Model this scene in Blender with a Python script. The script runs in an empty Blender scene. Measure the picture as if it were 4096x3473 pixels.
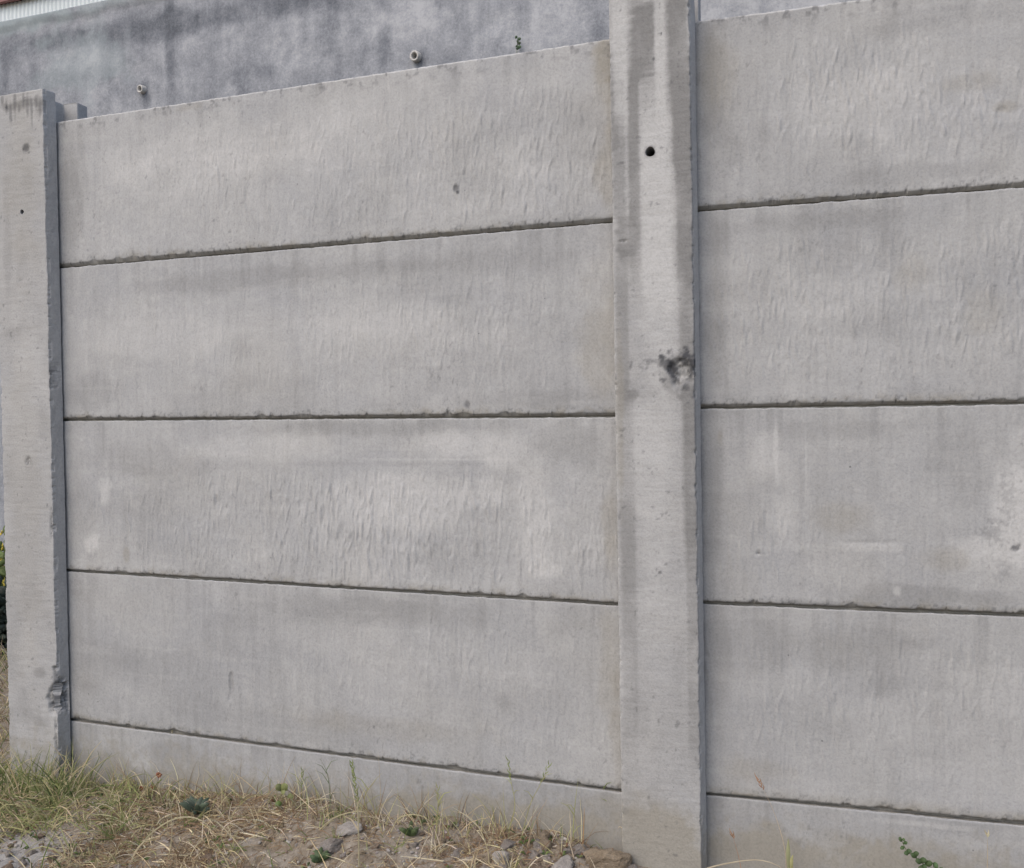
import bpy, bmesh, math, random
import numpy as np
from mathutils import Vector, Matrix

random.seed(7)
rng = np.random.RandomState(11)
scene = bpy.context.scene
col = scene.collection

# ------------------------------------------------------------------ camera
W, H, F = 4096.0, 3473.0, 3600.0          # photograph size and focal length in its pixels
YAW, PITCH, ROLL = -0.33661, -0.01398, -0.01326
G0 = 1.7                                  # first joint is 1.7 m above the ground
CAM = np.array([0.0, -2.33331, -0.51764 + G0])
fwd = np.array([math.sin(YAW) * math.cos(PITCH), math.cos(YAW) * math.cos(PITCH), math.sin(PITCH)])
rgt0 = np.array([math.cos(YAW), -math.sin(YAW), 0.0])
up0 = np.cross(rgt0, fwd)
rgt = math.cos(ROLL) * rgt0 + math.sin(ROLL) * up0
upv = -math.sin(ROLL) * rgt0 + math.cos(ROLL) * up0
cd = bpy.data.cameras.new('camera')
cam = bpy.data.objects.new('camera', cd)
col.objects.link(cam)
cam.matrix_world = Matrix(((rgt[0], upv[0], -fwd[0], CAM[0]), (rgt[1], upv[1], -fwd[1], CAM[1]),
                           (rgt[2], upv[2], -fwd[2], CAM[2]), (0, 0, 0, 1)))
cd.sensor_fit = 'HORIZONTAL'
cd.sensor_width = 36.0
cd.lens = 36.0 * F / W
cd.clip_start = 0.05
cd.clip_end = 2000
scene.camera = cam

# ------------------------------------------------------------------ sky, sun, exposure
SUN_AZ = math.radians(205)                # measured from +Y, turning to +X: behind the camera's left shoulder
SUN_EL = math.radians(48)
world = bpy.data.worlds.new('World')
scene.world = world
world.use_nodes = True
wn = world.node_tree
bg = wn.nodes['Background']
sky = wn.nodes.new('ShaderNodeTexSky')
sky.sky_type = 'NISHITA'
sky.sun_disc = False
sky.sun_elevation = SUN_EL
sky.sun_rotation = SUN_AZ
sky.air_density = 1.0
sky.dust_density = 3.5
sky.ozone_density = 1.0
wn.links.new(sky.outputs[0], bg.inputs[0])
bg.inputs[1].default_value = 0.15
sd = bpy.data.lights.new('sun', 'SUN')
sd.energy = 0.5
sd.angle = math.radians(65)
sd.color = (1.0, 0.96, 0.90)
sun = bpy.data.objects.new('sun', sd)
col.objects.link(sun)
sdir = Vector((math.sin(SUN_AZ) * math.cos(SUN_EL), math.cos(SUN_AZ) * math.cos(SUN_EL), math.sin(SUN_EL)))
sun.rotation_euler = sdir.to_track_quat('Z', 'Y').to_euler()
sun.location = (-4, -6, 8)
vs = scene.view_settings
vs.view_transform = 'Standard'
vs.look = 'None'
vs.exposure = 0.58
vs.gamma = 1.0
scene.render.engine = 'CYCLES'

# ------------------------------------------------------------------ pixel helpers
def ray(px, py):
    return fwd + (px - W / 2) / F * rgt - (py - H / 2) / F * upv

def on_plane(px, py, n, d):
    r = ray(px, py)
    n = np.asarray(n, float)
    return CAM + (d - CAM @ n) / (r @ n) * r

def on_y(px, py, y):
    return on_plane(px, py, (0, 1, 0), y)

BA = -0.06101                              # the second bay bends away a little
NB = np.array([math.sin(BA), math.cos(BA), 0.0])
DB = 0.03534
TB = np.array([math.cos(BA), -math.sin(BA), 0.0])
OB = NB * DB

# ------------------------------------------------------------------ noise
def _h(i, j, seed):
    v = np.sin(i * 127.1 + j * 311.7 + seed * 74.7) * 43758.5453
    return v - np.floor(v)

def vn(x, y, seed=0):
    x = np.asarray(x, float); y = np.asarray(y, float)
    i = np.floor(x); j = np.floor(y)
    u = x - i; v = y - j
    u = u * u * (3 - 2 * u); v = v * v * (3 - 2 * v)
    a = _h(i, j, seed); b = _h(i + 1, j, seed); c = _h(i, j + 1, seed); d = _h(i + 1, j + 1, seed)
    return (a * (1 - u) + b * u) * (1 - v) + (c * (1 - u) + d * u) * v

def fbm(x, y, seed=0, o=4):
    t = 0.0; a = 0.5; n = 0.0
    x = np.asarray(x, float); y = np.asarray(y, float)
    for k in range(o):
        t = t + a * vn(x, y, seed + 13 * k); n += a
        x = x * 2.03 + 5.2; y = y * 2.03 + 1.7; a *= 0.5
    return t / n

def ss(a, b, x):
    t = np.clip((x - a) / (b - a), 0, 1)
    return t * t * (3 - 2 * t)

# ------------------------------------------------------------------ object helpers
def tag(o, label=None, cat=None, group=None, kind=None):
    if label: o['label'] = label
    if cat: o['category'] = cat
    if group: o['group'] = group
    if kind: o['kind'] = kind
    return o

def link(name, me, parent=None, loc=None, mat=None):
    o = bpy.data.objects.new(name, me)
    col.objects.link(o)
    if mat is not None:
        me.materials.append(mat)
    if parent is not None:
        o.parent = parent
    if loc is not None:
        o.location = loc
    return o

def empty(name, loc=(0, 0, 0)):
    o = bpy.data.objects.new(name, None)
    o.empty_display_size = 0.1
    col.objects.link(o)
    o.location = loc
    return o

def np_mesh(name, verts, quads, smooth=None, extra=()):
    """verts (n,3), quads (m,4), extra: list of polygons"""
    verts = np.asarray(verts, np.float32)
    quads = np.asarray(quads, np.int32).reshape(-1, 4)
    me = bpy.data.meshes.new(name)
    me.vertices.add(len(verts))
    me.vertices.foreach_set('co', verts.ravel())
    loops = [quads.ravel()]
    starts = [np.arange(len(quads), dtype=np.int32) * 4]
    n = len(quads) * 4
    for p in extra:
        loops.append(np.asarray(p, np.int32)); starts.append(np.array([n], np.int32)); n += len(p)
    loops = np.concatenate(loops); starts = np.concatenate(starts)
    me.loops.add(len(loops)); me.loops.foreach_set('vertex_index', loops)
    me.polygons.add(len(starts)); me.polygons.foreach_set('loop_start', starts)
    if smooth is not None:
        sm = np.zeros(len(starts), bool); sm[:len(quads)] = smooth
        me.polygons.foreach_set('use_smooth', sm)
    me.update(calc_edges=True)
    return me

def add_attr(me, name, rgba):
    at = me.attributes.new(name, 'FLOAT_COLOR', 'POINT')
    a = np.ones((len(me.vertices), 4), np.float32)
    a[:, :rgba.shape[1]] = rgba
    at.data.foreach_set('color', a.ravel())

# ------------------------------------------------------------------ materials
class NT:
    def __init__(s, name):
        s.m = bpy.data.materials.new(name); s.m.use_nodes = True
        s.t = s.m.node_tree; s.b = s.t.nodes['Principled BSDF']
    def n(s, typ, **kw):
        x = s.t.nodes.new(typ)
        for k, v in kw.items():
            if k.startswith('i_'):
                key = k[2:]
                key = int(key) if key.isdigit() else key.replace('_', ' ')
                if hasattr(v, 'links'): s.t.links.new(v, x.inputs[key])
                else: x.inputs[key].default_value = v
            else: setattr(x, k, v)
        return x
    def l(s, a, b): s.t.links.new(a, b)
    def mix(s, fac, a, b, mode='MIX'):
        x = s.t.nodes.new('ShaderNodeMix'); x.data_type = 'RGBA'; x.blend_type = mode
        for key, v in ((0, fac), (6, a), (7, b)):
            if hasattr(v, 'links'): s.t.links.new(v, x.inputs[key])
            elif key == 0: x.inputs[0].default_value = v
            else: x.inputs[key].default_value = (*v, 1) if len(v) == 3 else v
        return x.outputs[2]
    def math(s, op, a, b=None, clamp=False):
        x = s.t.nodes.new('ShaderNodeMath'); x.operation = op; x.use_clamp = clamp
        for k, v in ((0, a), (1, b)):
            if v is None: continue
            if hasattr(v, 'links'): s.t.links.new(v, x.inputs[k])
            else: x.inputs[k].default_value = v
        return x.outputs[0]
    def ramp(s, fac, pts):
        x = s.t.nodes.new('ShaderNodeValToRGB'); e = x.color_ramp.elements
        while len(e) < len(pts): e.new(0.5)
        for i, (p, c) in enumerate(pts):
            e[i].position = p
            e[i].color = (c, c, c, 1) if not hasattr(c, '__len__') else (*c, 1)
        s.l(fac, x.inputs[0]); return x.outputs[0]
    def coords(s, scale=(1, 1, 1), rand=True, world=False):
        if world:
            v = s.n('ShaderNodeNewGeometry').outputs['Position']
        else:
            v = s.n('ShaderNodeTexCoord').outputs['Object']
        if rand:
            oi = s.n('ShaderNodeObjectInfo').outputs['Random']
            off = s.n('ShaderNodeVectorMath', operation='SCALE', i_0=(37.0, 91.0, 53.0))
            s.l(oi, off.inputs['Scale'])
            ad = s.n('ShaderNodeVectorMath', operation='ADD'); s.l(v, ad.inputs[0]); s.l(off.outputs[0], ad.inputs[1])
            v = ad.outputs[0]
        mp = s.n('ShaderNodeVectorMath', operation='MULTIPLY', i_1=scale); s.l(v, mp.inputs[0])
        return mp.outputs[0]
    def noise(s, vec, scale, detail=4, rough=0.55, dist=0.0):
        x = s.n('ShaderNodeTexNoise'); s.l(vec, x.inputs['Vector'])
        x.inputs['Scale'].default_value = scale; x.inputs['Detail'].default_value = detail
        x.inputs['Roughness'].default_value = rough; x.inputs['Distortion'].default_value = dist
        return x.outputs['Fac']
    def bump(s, h, strength, dist, prev=None):
        x = s.n('ShaderNodeBump'); s.l(h, x.inputs['Height'])
        x.inputs['Strength'].default_value = strength; x.inputs['Distance'].default_value = dist
        if prev is not None: s.l(prev, x.inputs['Normal'])
        return x.outputs[0]

def concrete(name, base=(0.366, 0.368, 0.366), cool=(0.334, 0.339, 0.346), pale=(0.49, 0.488, 0.48),
             brown=(0.262, 0.247, 0.212), dark=(0.07, 0.072, 0.078), brush=(70, 70, 8), mott=1.0, bstr=0.35, kd=0.62, kp=0.62):
    t = NT(name)
    c1 = t.coords()
    cb = t.coords(brush)
    big = t.noise(c1, 3.2, 4, 0.6, 0.6)
    mid = t.noise(c1, 17, 5, 0.65, 0.3)
    fine = t.noise(c1, 170, 3, 0.7)
    br = t.noise(cb, 1.0, 3, 0.6)
    k = t.mix(t.ramp(big, [(0.36, 0.0), (0.66, 1.0)]), base, cool)
    k = t.mix(t.math('MULTIPLY', t.ramp(mid, [(0.50, 0), (0.74, 1)]), 0.35 * mott), k, pale)
    at = t.n('ShaderNodeAttribute', attribute_name='mark')
    sp = t.n('ShaderNodeSeparateColor'); t.l(at.outputs['Color'], sp.inputs[0])
    k = t.mix(t.math('MULTIPLY', sp.outputs[0], kd), k, tuple(v * 0.57 for v in base))
    k = t.mix(t.math('MULTIPLY', sp.outputs[1], kp), k, pale)
    k = t.mix(t.math('MULTIPLY', sp.outputs[2], 0.85), k, brown)
    k = t.mix(at.outputs['Alpha'], k, dark)
    # grain and brush streaks
    g = t.ramp(fine, [(0.25, 0.80), (0.5, 1.0), (0.8, 1.13)])
    k = t.mix(0.85, k, g, 'MULTIPLY')
    g2 = t.ramp(br, [(0.25, 0.90), (0.5, 1.0), (0.8, 1.07)])
    k = t.mix(0.5, k, g2, 'MULTIPLY')
    # air bubbles
    v = t.n('ShaderNodeTexVoronoi'); t.l(c1, v.inputs['Vector']); v.inputs['Scale'].default_value = 26
    v.inputs['Randomness'].default_value = 1.0
    sz = t.n('ShaderNodeSeparateColor'); t.l(v.outputs['Color'], sz.inputs[0])
    rad = t.math('MULTIPLY', t.math('GREATER_THAN', sz.outputs[0], 0.93), t.math('MULTIPLY', sz.outputs[1], 0.07))
    pit = t.math('LESS_THAN', v.outputs['Distance'], rad)
    k = t.mix(t.math('MULTIPLY', pit, 0.55), k, dark)
    t.l(k, t.b.inputs['Base Color'])
    t.b.inputs['Roughness'].default_value = 0.92
    t.b.inputs['Specular IOR Level'].default_value = 0.2
    n1 = t.bump(fine, bstr * 1.6, 0.0016)
    n2 = t.bump(br, bstr, 0.0012, n1)
    n3 = t.bump(t.math('SUBTRACT', 1.0, pit), 0.5, 0.002, n2)
    n4 = t.bump(mid, bstr * 0.8, 0.003, n3)
    t.l(n4, t.b.inputs['Normal'])
    return t.m

def flat(name, c, rough=0.8, var=0.25, scale=25, spec=0.3, attr=None, bump=0.0, transl=0.0):
    t = NT(name)
    k = c
    v = t.coords()
    nz = t.noise(v, scale, 4, 0.6)
    if attr:
        a = t.n('ShaderNodeAttribute', attribute_name=attr).outputs['Color']
        k = t.mix(1.0, a, t.ramp(nz, [(0.2, 1 - var), (0.8, 1 + var)]), 'MULTIPLY')
    else:
        k = t.mix(1.0, c, t.ramp(nz, [(0.2, 1 - var), (0.8, 1 + var)]), 'MULTIPLY')
    t.l(k, t.b.inputs['Base Color'])
    t.b.inputs['Roughness'].default_value = rough
    t.b.inputs['Specular IOR Level'].default_value = spec
    if bump:
        t.l(t.bump(nz, bump, 0.004), t.b.inputs['Normal'])
    if transl:
        tr = t.n('ShaderNodeBsdfTranslucent'); t.l(k, tr.inputs['Color'])
        mx = t.n('ShaderNodeMixShader'); mx.inputs[0].default_value = transl
        t.l(t.b.outputs[0], mx.inputs[1]); t.l(tr.outputs[0], mx.inputs[2])
        t.l(mx.outputs[0], t.t.nodes['Material Output'].inputs['Surface'])
    return t.m

M_PANEL = concrete('panel_concrete')
M_POST = concrete('post_concrete', base=(0.345, 0.344, 0.339), cool=(0.315, 0.317, 0.318), pale=(0.45, 0.45, 0.445), kd=0.95, kp=0.8, brush=(10, 10, 110), mott=0.5)
def retaining_mat():
    t = NT('retaining_concrete')
    c1 = t.coords(rand=False); cd_ = t.coords((7, 7, 0.9), rand=False)
    a = t.noise(c1, 1.6, 6, .62, .5); b = t.noise(c1, 9, 12, .74, .1); d = t.noise(cd_, 1.0, 5, .6, .1); fine = t.noise(c1, 75, 5, .85)
    at = t.n('ShaderNodeAttribute', attribute_name='mark'); sp = t.n('ShaderNodeSeparateColor'); t.l(at.outputs['Color'], sp.inputs[0])
    f_ = t.math('ADD', t.math('MULTIPLY', a, .35), t.math('ADD', t.math('MULTIPLY', b, .55), t.math('MULTIPLY', d, .30)))
    f_ = t.math('ADD', f_, t.math('MULTIPLY', sp.outputs[1], .12)); f_ = t.math('SUBTRACT', f_, t.math('MULTIPLY', sp.outputs[0], .15))
    f_ = t.math('ADD', f_, t.math('MULTIPLY', t.math('SUBTRACT', fine, .5), .42))
    k = t.ramp(f_, [(.36, (.095, .104, .120)), (.50, (.18, .192, .215)), (.62, (.275, .288, .312)), (.76, (.40, .41, .43))])
    k = t.mix(t.math('MULTIPLY', sp.outputs[2], .55), k, (.30, .36, .37))
    k = t.mix(t.math('MULTIPLY', at.outputs['Alpha'], .6), k, (.08, .085, .095))
    t.l(k, t.b.inputs['Base Color']); t.b.inputs['Roughness'].default_value = .93; t.b.inputs['Specular IOR Level'].default_value = .2
    t.l(t.bump(b, .25, .006, t.bump(fine, .3, .003)), t.b.inputs['Normal'])
    return t.m
M_RET = retaining_mat()

# ------------------------------------------------------------------ ground
GX = [-40, -6, -3.2, -2.6, -2.38, -2.1, -1.9, -1.5, -1.2, -0.9, -0.65, -0.5, -0.35, 0.4, 3, 40]
GZ = [-.02, -.02, -.02, -.025, -.005, .024, .034, .042, .052, .052, .050, .026, -.006, -.03, -.04, -.04]

def gz(x, y):
    x = np.asarray(x, float); y = np.asarray(y, float)
    near = np.exp(-((y + 0.02) / 0.24) ** 2)
    base = np.interp(x, GX, GZ)
    z = base * near + (-0.02) * (1 - near)
    lump = (fbm(x * 5, y * 5, 3, 4) - 0.5) * 0.05 + (fbm(x * 26, y * 26, 8, 3) - 0.5) * 0.022
    fade = np.exp(-(np.maximum(np.abs(x + 1.2) - 4, 0) / 4) ** 2)
    return z + lump * fade

_gx = np.arange(-5.2, 1.6, .01); _gy = np.arange(-1.2, 2.3, .01)
_GT = gz(*np.meshgrid(_gx, _gy)).tolist()
def gzf(x, y):
    u = (x + 5.2) / .01; v = (y + 1.2) / .01; i = int(u); j = int(v)
    if i < 0 or j < 0 or i >= len(_gx) - 1 or j >= len(_gy) - 1: return float(gz(x, y))
    u -= i; v -= j; a, b = _GT[j], _GT[j + 1]
    return (a[i] * (1 - u) + a[i + 1] * u) * (1 - v) + (b[i] * (1 - u) + b[i + 1] * u) * v

def axis(dense, d, outer):
    a, b = dense
    core = list(np.arange(a, b, d))
    lo, hi = [], []
    s = d
    v = a
    while v > -outer:
        s *= 1.35; v -= s; lo.append(v)
    s = d; v = core[-1]
    while v < outer:
        s *= 1.35; v += s; hi.append(v)
    return np.array(lo[::-1] + core + hi)

def make_ground():
    xs = axis((-3.0, 0.3), 0.009, 400); ys = axis((-0.9, 0.12), 0.009, 400)
    X, Y = np.meshgrid(xs, ys)
    Z = gz(X, Y)
    dense = (X > -3.1) & (X < .4) & (Y > -1.0) & (Y < .2)
    Z = Z + dense * (fbm(X * 70, Y * 70, 21, 3) - 0.5) * 0.014
    nx, ny = len(xs), len(ys)
    i = np.arange(nx * ny).reshape(ny, nx)
    q = np.stack([i[:-1, :-1], i[:-1, 1:], i[1:, 1:], i[1:, :-1]], -1).reshape(-1, 4)
    me = np_mesh('ground', np.stack([X, Y, Z], -1).reshape(-1, 3), q, True)
    t = NT('dry_soil')
    v = t.coords(rand=False)
    a = t.noise(v, 2.2, 5, 0.6); b = t.noise(v, 22, 5, 0.65); c = t.noise(v, 140, 4, 0.7)
    k = t.mix(t.ramp(a, [(0.4, 0), (0.62, 1)]), (0.17, 0.13, 0.085), (0.22, 0.192, 0.155))
    k = t.mix(t.ramp(b, [(0.42, 0), (0.65, 1)]), k, (0.275, 0.245, 0.205))
    k = t.mix(t.math('MULTIPLY', t.ramp(b, [(0.25, 1), (0.42, 0)]), 0.7), k, (0.10, 0.072, 0.05))
    ds_ = t.n('ShaderNodeVectorMath', operation='DISTANCE', i_1=(-2.16, -.47, 0.0)); t.l(v, ds_.inputs[0])
    k = t.mix(t.ramp(t.math('ADD', ds_.outputs['Value'], t.math('MULTIPLY', t.math('SUBTRACT', b, .5), .30)), [(.10, .85), (.24, 0)]), k, (.31, .30, .285))
    k = t.mix(0.9, k, t.ramp(c, [(0.2, 0.62), (0.5, 1.0), (0.8, 1.3)]), 'MULTIPLY')
    t.l(k, t.b.inputs['Base Color']); t.b.inputs['Roughness'].default_value = 0.97
    t.b.inputs['Specular IOR Level'].default_value = 0.1
    t.l(t.bump(c, 0.7, 0.006, t.bump(b, 0.5, 0.01)), t.b.inputs['Normal'])
    tag(link('ground', me, mat=t.m), 'dry sandy soil strewn with straw and stones', kind='structure')
make_ground()

# ------------------------------------------------------------------ panels
def blob(S, Z, s0, z0, rs, rz, seed, rough=0.6, fs=14.0, pw=2):
    if pw > 2:                                            # run-off streaks: straight sides, brushed edge
        r = (np.abs((S - s0) / rs) ** pw + np.abs((Z - z0) / rz) ** pw) ** (1.0 / pw)
        return ss(1.22, 0.66, r + 1.4 * rough * (fbm(S * fs, Z * fs * 5, seed, 3) - 0.5)) * (0.75 + 0.5 * fbm(S * 30, Z * 20, seed + 3, 3))
    r = np.sqrt(((S - s0) / rs) ** 2 + ((Z - z0) / rz) ** 2)
    return ss(1.15, 0.35, r + rough * 1.9 * (fbm(S * fs, Z * fs, seed, 6) - 0.5)) * (0.7 + 0.6 * fbm(S * 45, Z * 38, seed + 5, 3))

def paint(mark, S, Z, marks, seed, mask=1.0):
    for (ch, s0, z0, rs, rz, a, *ro) in marks:
        ro = list(ro) + [.6, 14.0, 2][len(ro):]
        mark[..., ch] += mask * a * blob(S, Z, s0, z0, rs, rz, seed + int(abs(s0 * 97 + z0 * 31)), *ro)

def sspan(a, b, d):
    return np.linspace(a, b, max(2, int(round((b - a) / d)) + 1))

DSX = 0.0026
def make_panel(parent, org, tdir, sa, sb, zb, zt, seed, wrinkles, marks, vis=None, dz=0.0045, pits=(), top_edge=False, bev=0.0125, tint=0.0):
    """org + s*tdir is the front plane; zb/zt = (z at sa, z at sb)"""
    nin = np.array([-tdir[1], tdir[0], 0.0])            # into the fence
    r = np.random.RandomState(seed)
    va, vb = vis or (sa, sb)
    S1 = np.concatenate([sspan(sa, va, 0.03)[:-1] if va > sa else [], sspan(va, vb, DSX), sspan(vb, sb, 0.03)[1:] if vb < sb else []])
    hgt = np.mean(zt) - np.mean(zb)
    nz = int(hgt / dz)
    f = (S1 - sa) / (sb - sa)
    ZB = zb[0] + f * (zb[1] - zb[0]); ZT = zt[0] + f * (zt[1] - zt[0])
    # ragged lower arris, chipped here and there
    rag = (fbm(S1 * 60, S1 * 0 + seed, seed, 4) - 0.5) * 0.0035
    chip = np.zeros_like(S1)
    for k in range(22):
        c = r.uniform(sa, sb); w = 0.002 + 0.014 * r.rand() ** 2.5
        chip = np.maximum(chip, (0.001 + 0.006 * r.rand() ** 2) * np.exp(-((S1 - c) / w) ** 4))
    for k in range(5):
        c = r.uniform(sa, sb); w = r.uniform(.008, .022)
        chip = np.maximum(chip, r.uniform(.003, .009) * np.exp(-((S1 - c) / w) ** 2) * (.4 + 1.2 * fbm(S1 * 120, S1 * 0, seed + 80, 2)))
    cb = bev * (.75 + .6 * fbm(S1 * 2.2, S1 * 0 + 5, seed + 81, 3)) + rag + chip                              # height of the bottom bevel
    ct = (0.007 if top_edge else 0.002) + (fbm(S1 * 55, S1 * 0 + 3.3, seed + 5, 4) - 0.5) * 0.005
    T = np.linspace(0, 1, nz)[:, None]
    S = np.repeat(S1[None, :], nz, 0)
    z_lo = (ZB + cb)[None, :]; z_hi = (ZT - ct)[None, :]
    Z = z_lo + (z_hi - z_lo) * T
    zz = T * hgt + 0 * S
    # slow undulation of the cast face
    Hh = (fbm(S * 2.6, Z * 3.5, seed + 1, 3) - 0.5) * 0.004 + (fbm(S * 11, Z * 9, seed + 2, 3) - 0.5) * 0.0016
    Hh += (fbm(S * 150, Z * 16, seed + 3, 3) - 0.5) * 0.0009 + (fbm(S * 110, Z * 100, seed + 4, 2) - 0.5) * 0.0009
    # skin wrinkles: leaning, wandering folds with one steep flank
    n, amp, band, cl = wrinkles
    ds = DSX
    i0 = int(np.searchsorted(S1, va)); cnt = int(np.sum((S1 >= va - 1e-9) & (S1 <= vb + 1e-9)))
    dense = fbm
    for k in range(n):
        c = r.uniform(va, vb); z0 = band[0] + (band[1] - band[0]) * r.beta(1.6, 1.6)
        dm = float(fbm(c * 2.3, z0 * 3.0, seed + 40, 2))
        dn = 0.42 + sum(g_ * math.exp(-((c - c_) / w_) ** 2) for (c_, w_, g_) in cl)
        if r.rand() > dn or dm < 0.2 + 0.3 * r.rand(): continue
        ln = r.uniform(0.009, 0.042) * (0.5 + dm); w = r.uniform(0.0012, 0.0027)
        lean = r.normal(0.0, 0.11); ph = r.uniform(0, 6.28); wv = r.uniform(0.001, 0.004); fr = r.uniform(40, 110)
        a = (0.40 + 0.75 * min(1, dn)) * 1.4 * amp * r.uniform(0.15, 1.5); sg = 1 if r.rand() < 0.72 else -0.7
        j0 = max(0, int((z0 - ln) / hgt * nz)); j1 = min(nz - 1, int((z0 + ln) / hgt * nz))
        for j in range(j0, j1 + 1):
            u = (j / nz * hgt - z0) / ln
            tp = max(0.0, 1 - u * u)
            xc = c + lean * u * ln + wv * math.sin(ph + fr * u * ln)
            ic = i0 + (xc - va) / ds
            ia = int(ic) - 5; ib = ia + 11
            if ia < i0 or ib >= i0 + cnt: continue
            d = S1[ia:ib] - xc
            g = np.where(d < 0, np.exp(-(d / (2.2 * w)) ** 2), np.exp(-(d / (0.8 * w)) ** 2))
            Hh[j, ia:ib] += sg * a * tp * g
    for (s0, z0, rs, rz, dep) in pits:
        rr = ((S - s0) / rs) ** 2 + ((Z - z0) / rz) ** 2 + 0.9 * (fbm(S * 120, Z * 60, seed + 9, 3) - 0.5)
        Hh -= dep * ss(1.1, 0.3, rr)
    # chipped lip just over the bevel
    lip = np.exp(-((Z - z_lo) / 0.010) ** 2)
    Hh -= lip * 0.0016 * ss(0.50, 0.75, fbm(S * 45, Z * 60, seed + 17, 4)) + np.exp(-((Z - z_lo) / 0.004) ** 2) * 0.0012
    mark = np.zeros(S.shape + (4,), np.float32)
    mark[..., 3] = 0
    # faint dirt that every panel has: specks along the bevel, damp drifts
    mark[..., 0] += 0.30 * ss(0.50, 0.74, fbm(S * 3.0, Z * 5.0, seed + 21, 4))
    mark[..., 0] += 0.20 * ss(0.56, 0.76, fbm(S * 50, Z * 4.0, seed + 22, 3))
    mark[..., 1] += 0.30 * ss(0.52, 0.74, fbm(S * 2.4, Z * 6.0, seed + 23, 4))
    mark[..., 1] += 0.16 * ss(0.60, 0.8, fbm(S * 4.0, Z * 55, seed + 24, 3))
    mark[..., 2] += 0.12 * ss(0.55, 0.8, fbm(S * 5.0, Z * 5.0, seed + 25, 4))
    mark[..., 2] += 0.7 * ss(0.42, 0.68, fbm(S * 40, Z * 60, seed + 29, 4)) * np.exp(-((Z - z_lo) / 0.016) ** 2) * ss(.3, .6, fbm(S * 5, S * 0 + 1, seed + 30, 2))
    mark[..., 3] += 0.55 * ss(0.60, 0.74, fbm(S * 130, Z * 130, seed + 26, 3)) * np.exp(-((Z - z_lo) / 0.016) ** 2)
    mark[..., 3] += 0.30 * ss(0.74, 0.82, fbm(S * 110, Z * 80, seed + 27, 3)) * ss(0.5, 0.7, fbm(S * 4, Z * 4, seed + 28, 2))
    paint(mark, S, Z, marks, seed)
    mark[..., 0] += tint  # row's own cast tone, with the wall's downward light falloff painted in
    run = ss(.55, .8, fbm(S * 34, S * 0 + seed, seed + 70, 3)); ln_ = .02 + .16 * fbm(S * 12, S * 0 + 2, seed + 71, 2)
    mark[..., 0] += .55 * run * np.exp(-(z_hi - Z) / ln_)
    sp_ = Z - (0.03 + 0.09 * fbm(S * 9, S * 0 + 4, seed + 72, 3))
    mark[..., 2] += ss(.10, -.03, sp_ + .16 * (fbm(S * 60, Z * 60, seed + 73, 5) - .5)) * .75
    mark[..., 0] += .6 * ss(.035, -.01, sp_ + .06 * (fbm(S * 25, Z * 30, seed + 74, 4) - .5))
    if top_edge:
        mark[..., 3] += 0.5 * ss(0.60, 0.72, fbm(S * 60, Z * 60, seed + 31, 3)) * np.exp(-((Z - z_hi) / 0.03) ** 2)
    mark = np.clip(mark, 0, 1)
    # ring rows: front rows plus bevels, tongue and groove
    def row(z, y): return np.stack([S1, np.broadcast_to(y, S1.shape), np.broadcast_to(z, S1.shape)], -1)
    below, above = [], []
    g = 0.0012 + 0.0034 * fbm(S1 * 3, S1 * 0 + 7, seed + 60, 3)
    B = ZB + g; Tp = ZT - g
    rough = (fbm(S1 * 80, S1 * 0 + 9, seed + 50, 3) - 0.5) * 0.003
    pre = [row(B, 0.060), row(B, 0.049), row(B + 0.025, 0.047), row(B + 0.025, 0.0165), row(B, 0.0155), row(B + rough * .4, 0.0125 + rough)]
    if top_edge:
        post = [row(Tp + rough, 0.009 + rough), row(Tp, 0.030), row(Tp, 0.060)]
    else:
        post = [row(Tp, 0.0025 + rough * .3), row(Tp - .0012, 0.006), row(Tp, 0.0175), row(Tp + 0.018, 0.019), row(Tp + 0.018, 0.043), row(Tp, 0.045), row(Tp, 0.060)]
    front = np.stack([S, -Hh, Z], -1)
    rows = np.concatenate([np.stack(pre), front, np.stack(post)], 0)
    nr, nc = rows.shape[:2]
    P = org[None, None, :] + rows[..., 0:1] * tdir + rows[..., 1:2] * nin
    P[..., 2] = rows[..., 2]
    i = np.arange(nr * nc).reshape(nr, nc)
    ii = np.concatenate([i, i[:1]], 0)
    q = np.stack([ii[:-1, :-1], ii[:-1, 1:], ii[1:, 1:], ii[1:, :-1]], -1)
    sm = np.zeros(q.shape[:2], bool); sm[len(pre):len(pre) + nz - 1] = True
    mk = np.zeros((nr, nc, 4), np.float32)
    mk[len(pre):len(pre) + nz] = mark
    mk[:len(pre), :, 2] = 0.85; mk[:len(pre), :, 0] = 0.15          # cement dirt caught in the joint
    if top_edge:
        mk[len(pre) + nz - 1:, :, 1] = 1.0; mk[len(pre) + nz - 1:, :, 0] = 0  # sky light caught by the top edge, painted in as pale colour
    else:
        mk[len(pre) + nz - 1:len(pre) + nz + 1, :, 0] = 0.7  # upper arris darkened in colour to dull the light it catches
        mk[len(pre) + nz + 1:, :, 2] = 1.0; mk[len(pre) + nz + 1:, :, 3] = 0.15
    cen = P.reshape(-1, 3).mean(0); cen[2] = P[..., 2].min()
    me = np_mesh('panel', P.reshape(-1, 3) - cen, q.reshape(-1, 4), sm.reshape(-1), [list(i[::-1, 0]), list(i[:, -1])])
    add_attr(me, 'mark', mk.reshape(-1, 4))
    return link('panel', me, parent, cen, M_PANEL)

fence = empty('concrete_fence', (-1.4, 0.03, 0.0))
tag(fence, 'grey precast concrete fence of stacked horizontal panels slotted between H-shaped posts', 'fence')
FOFF = np.array(fence.location)

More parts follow.
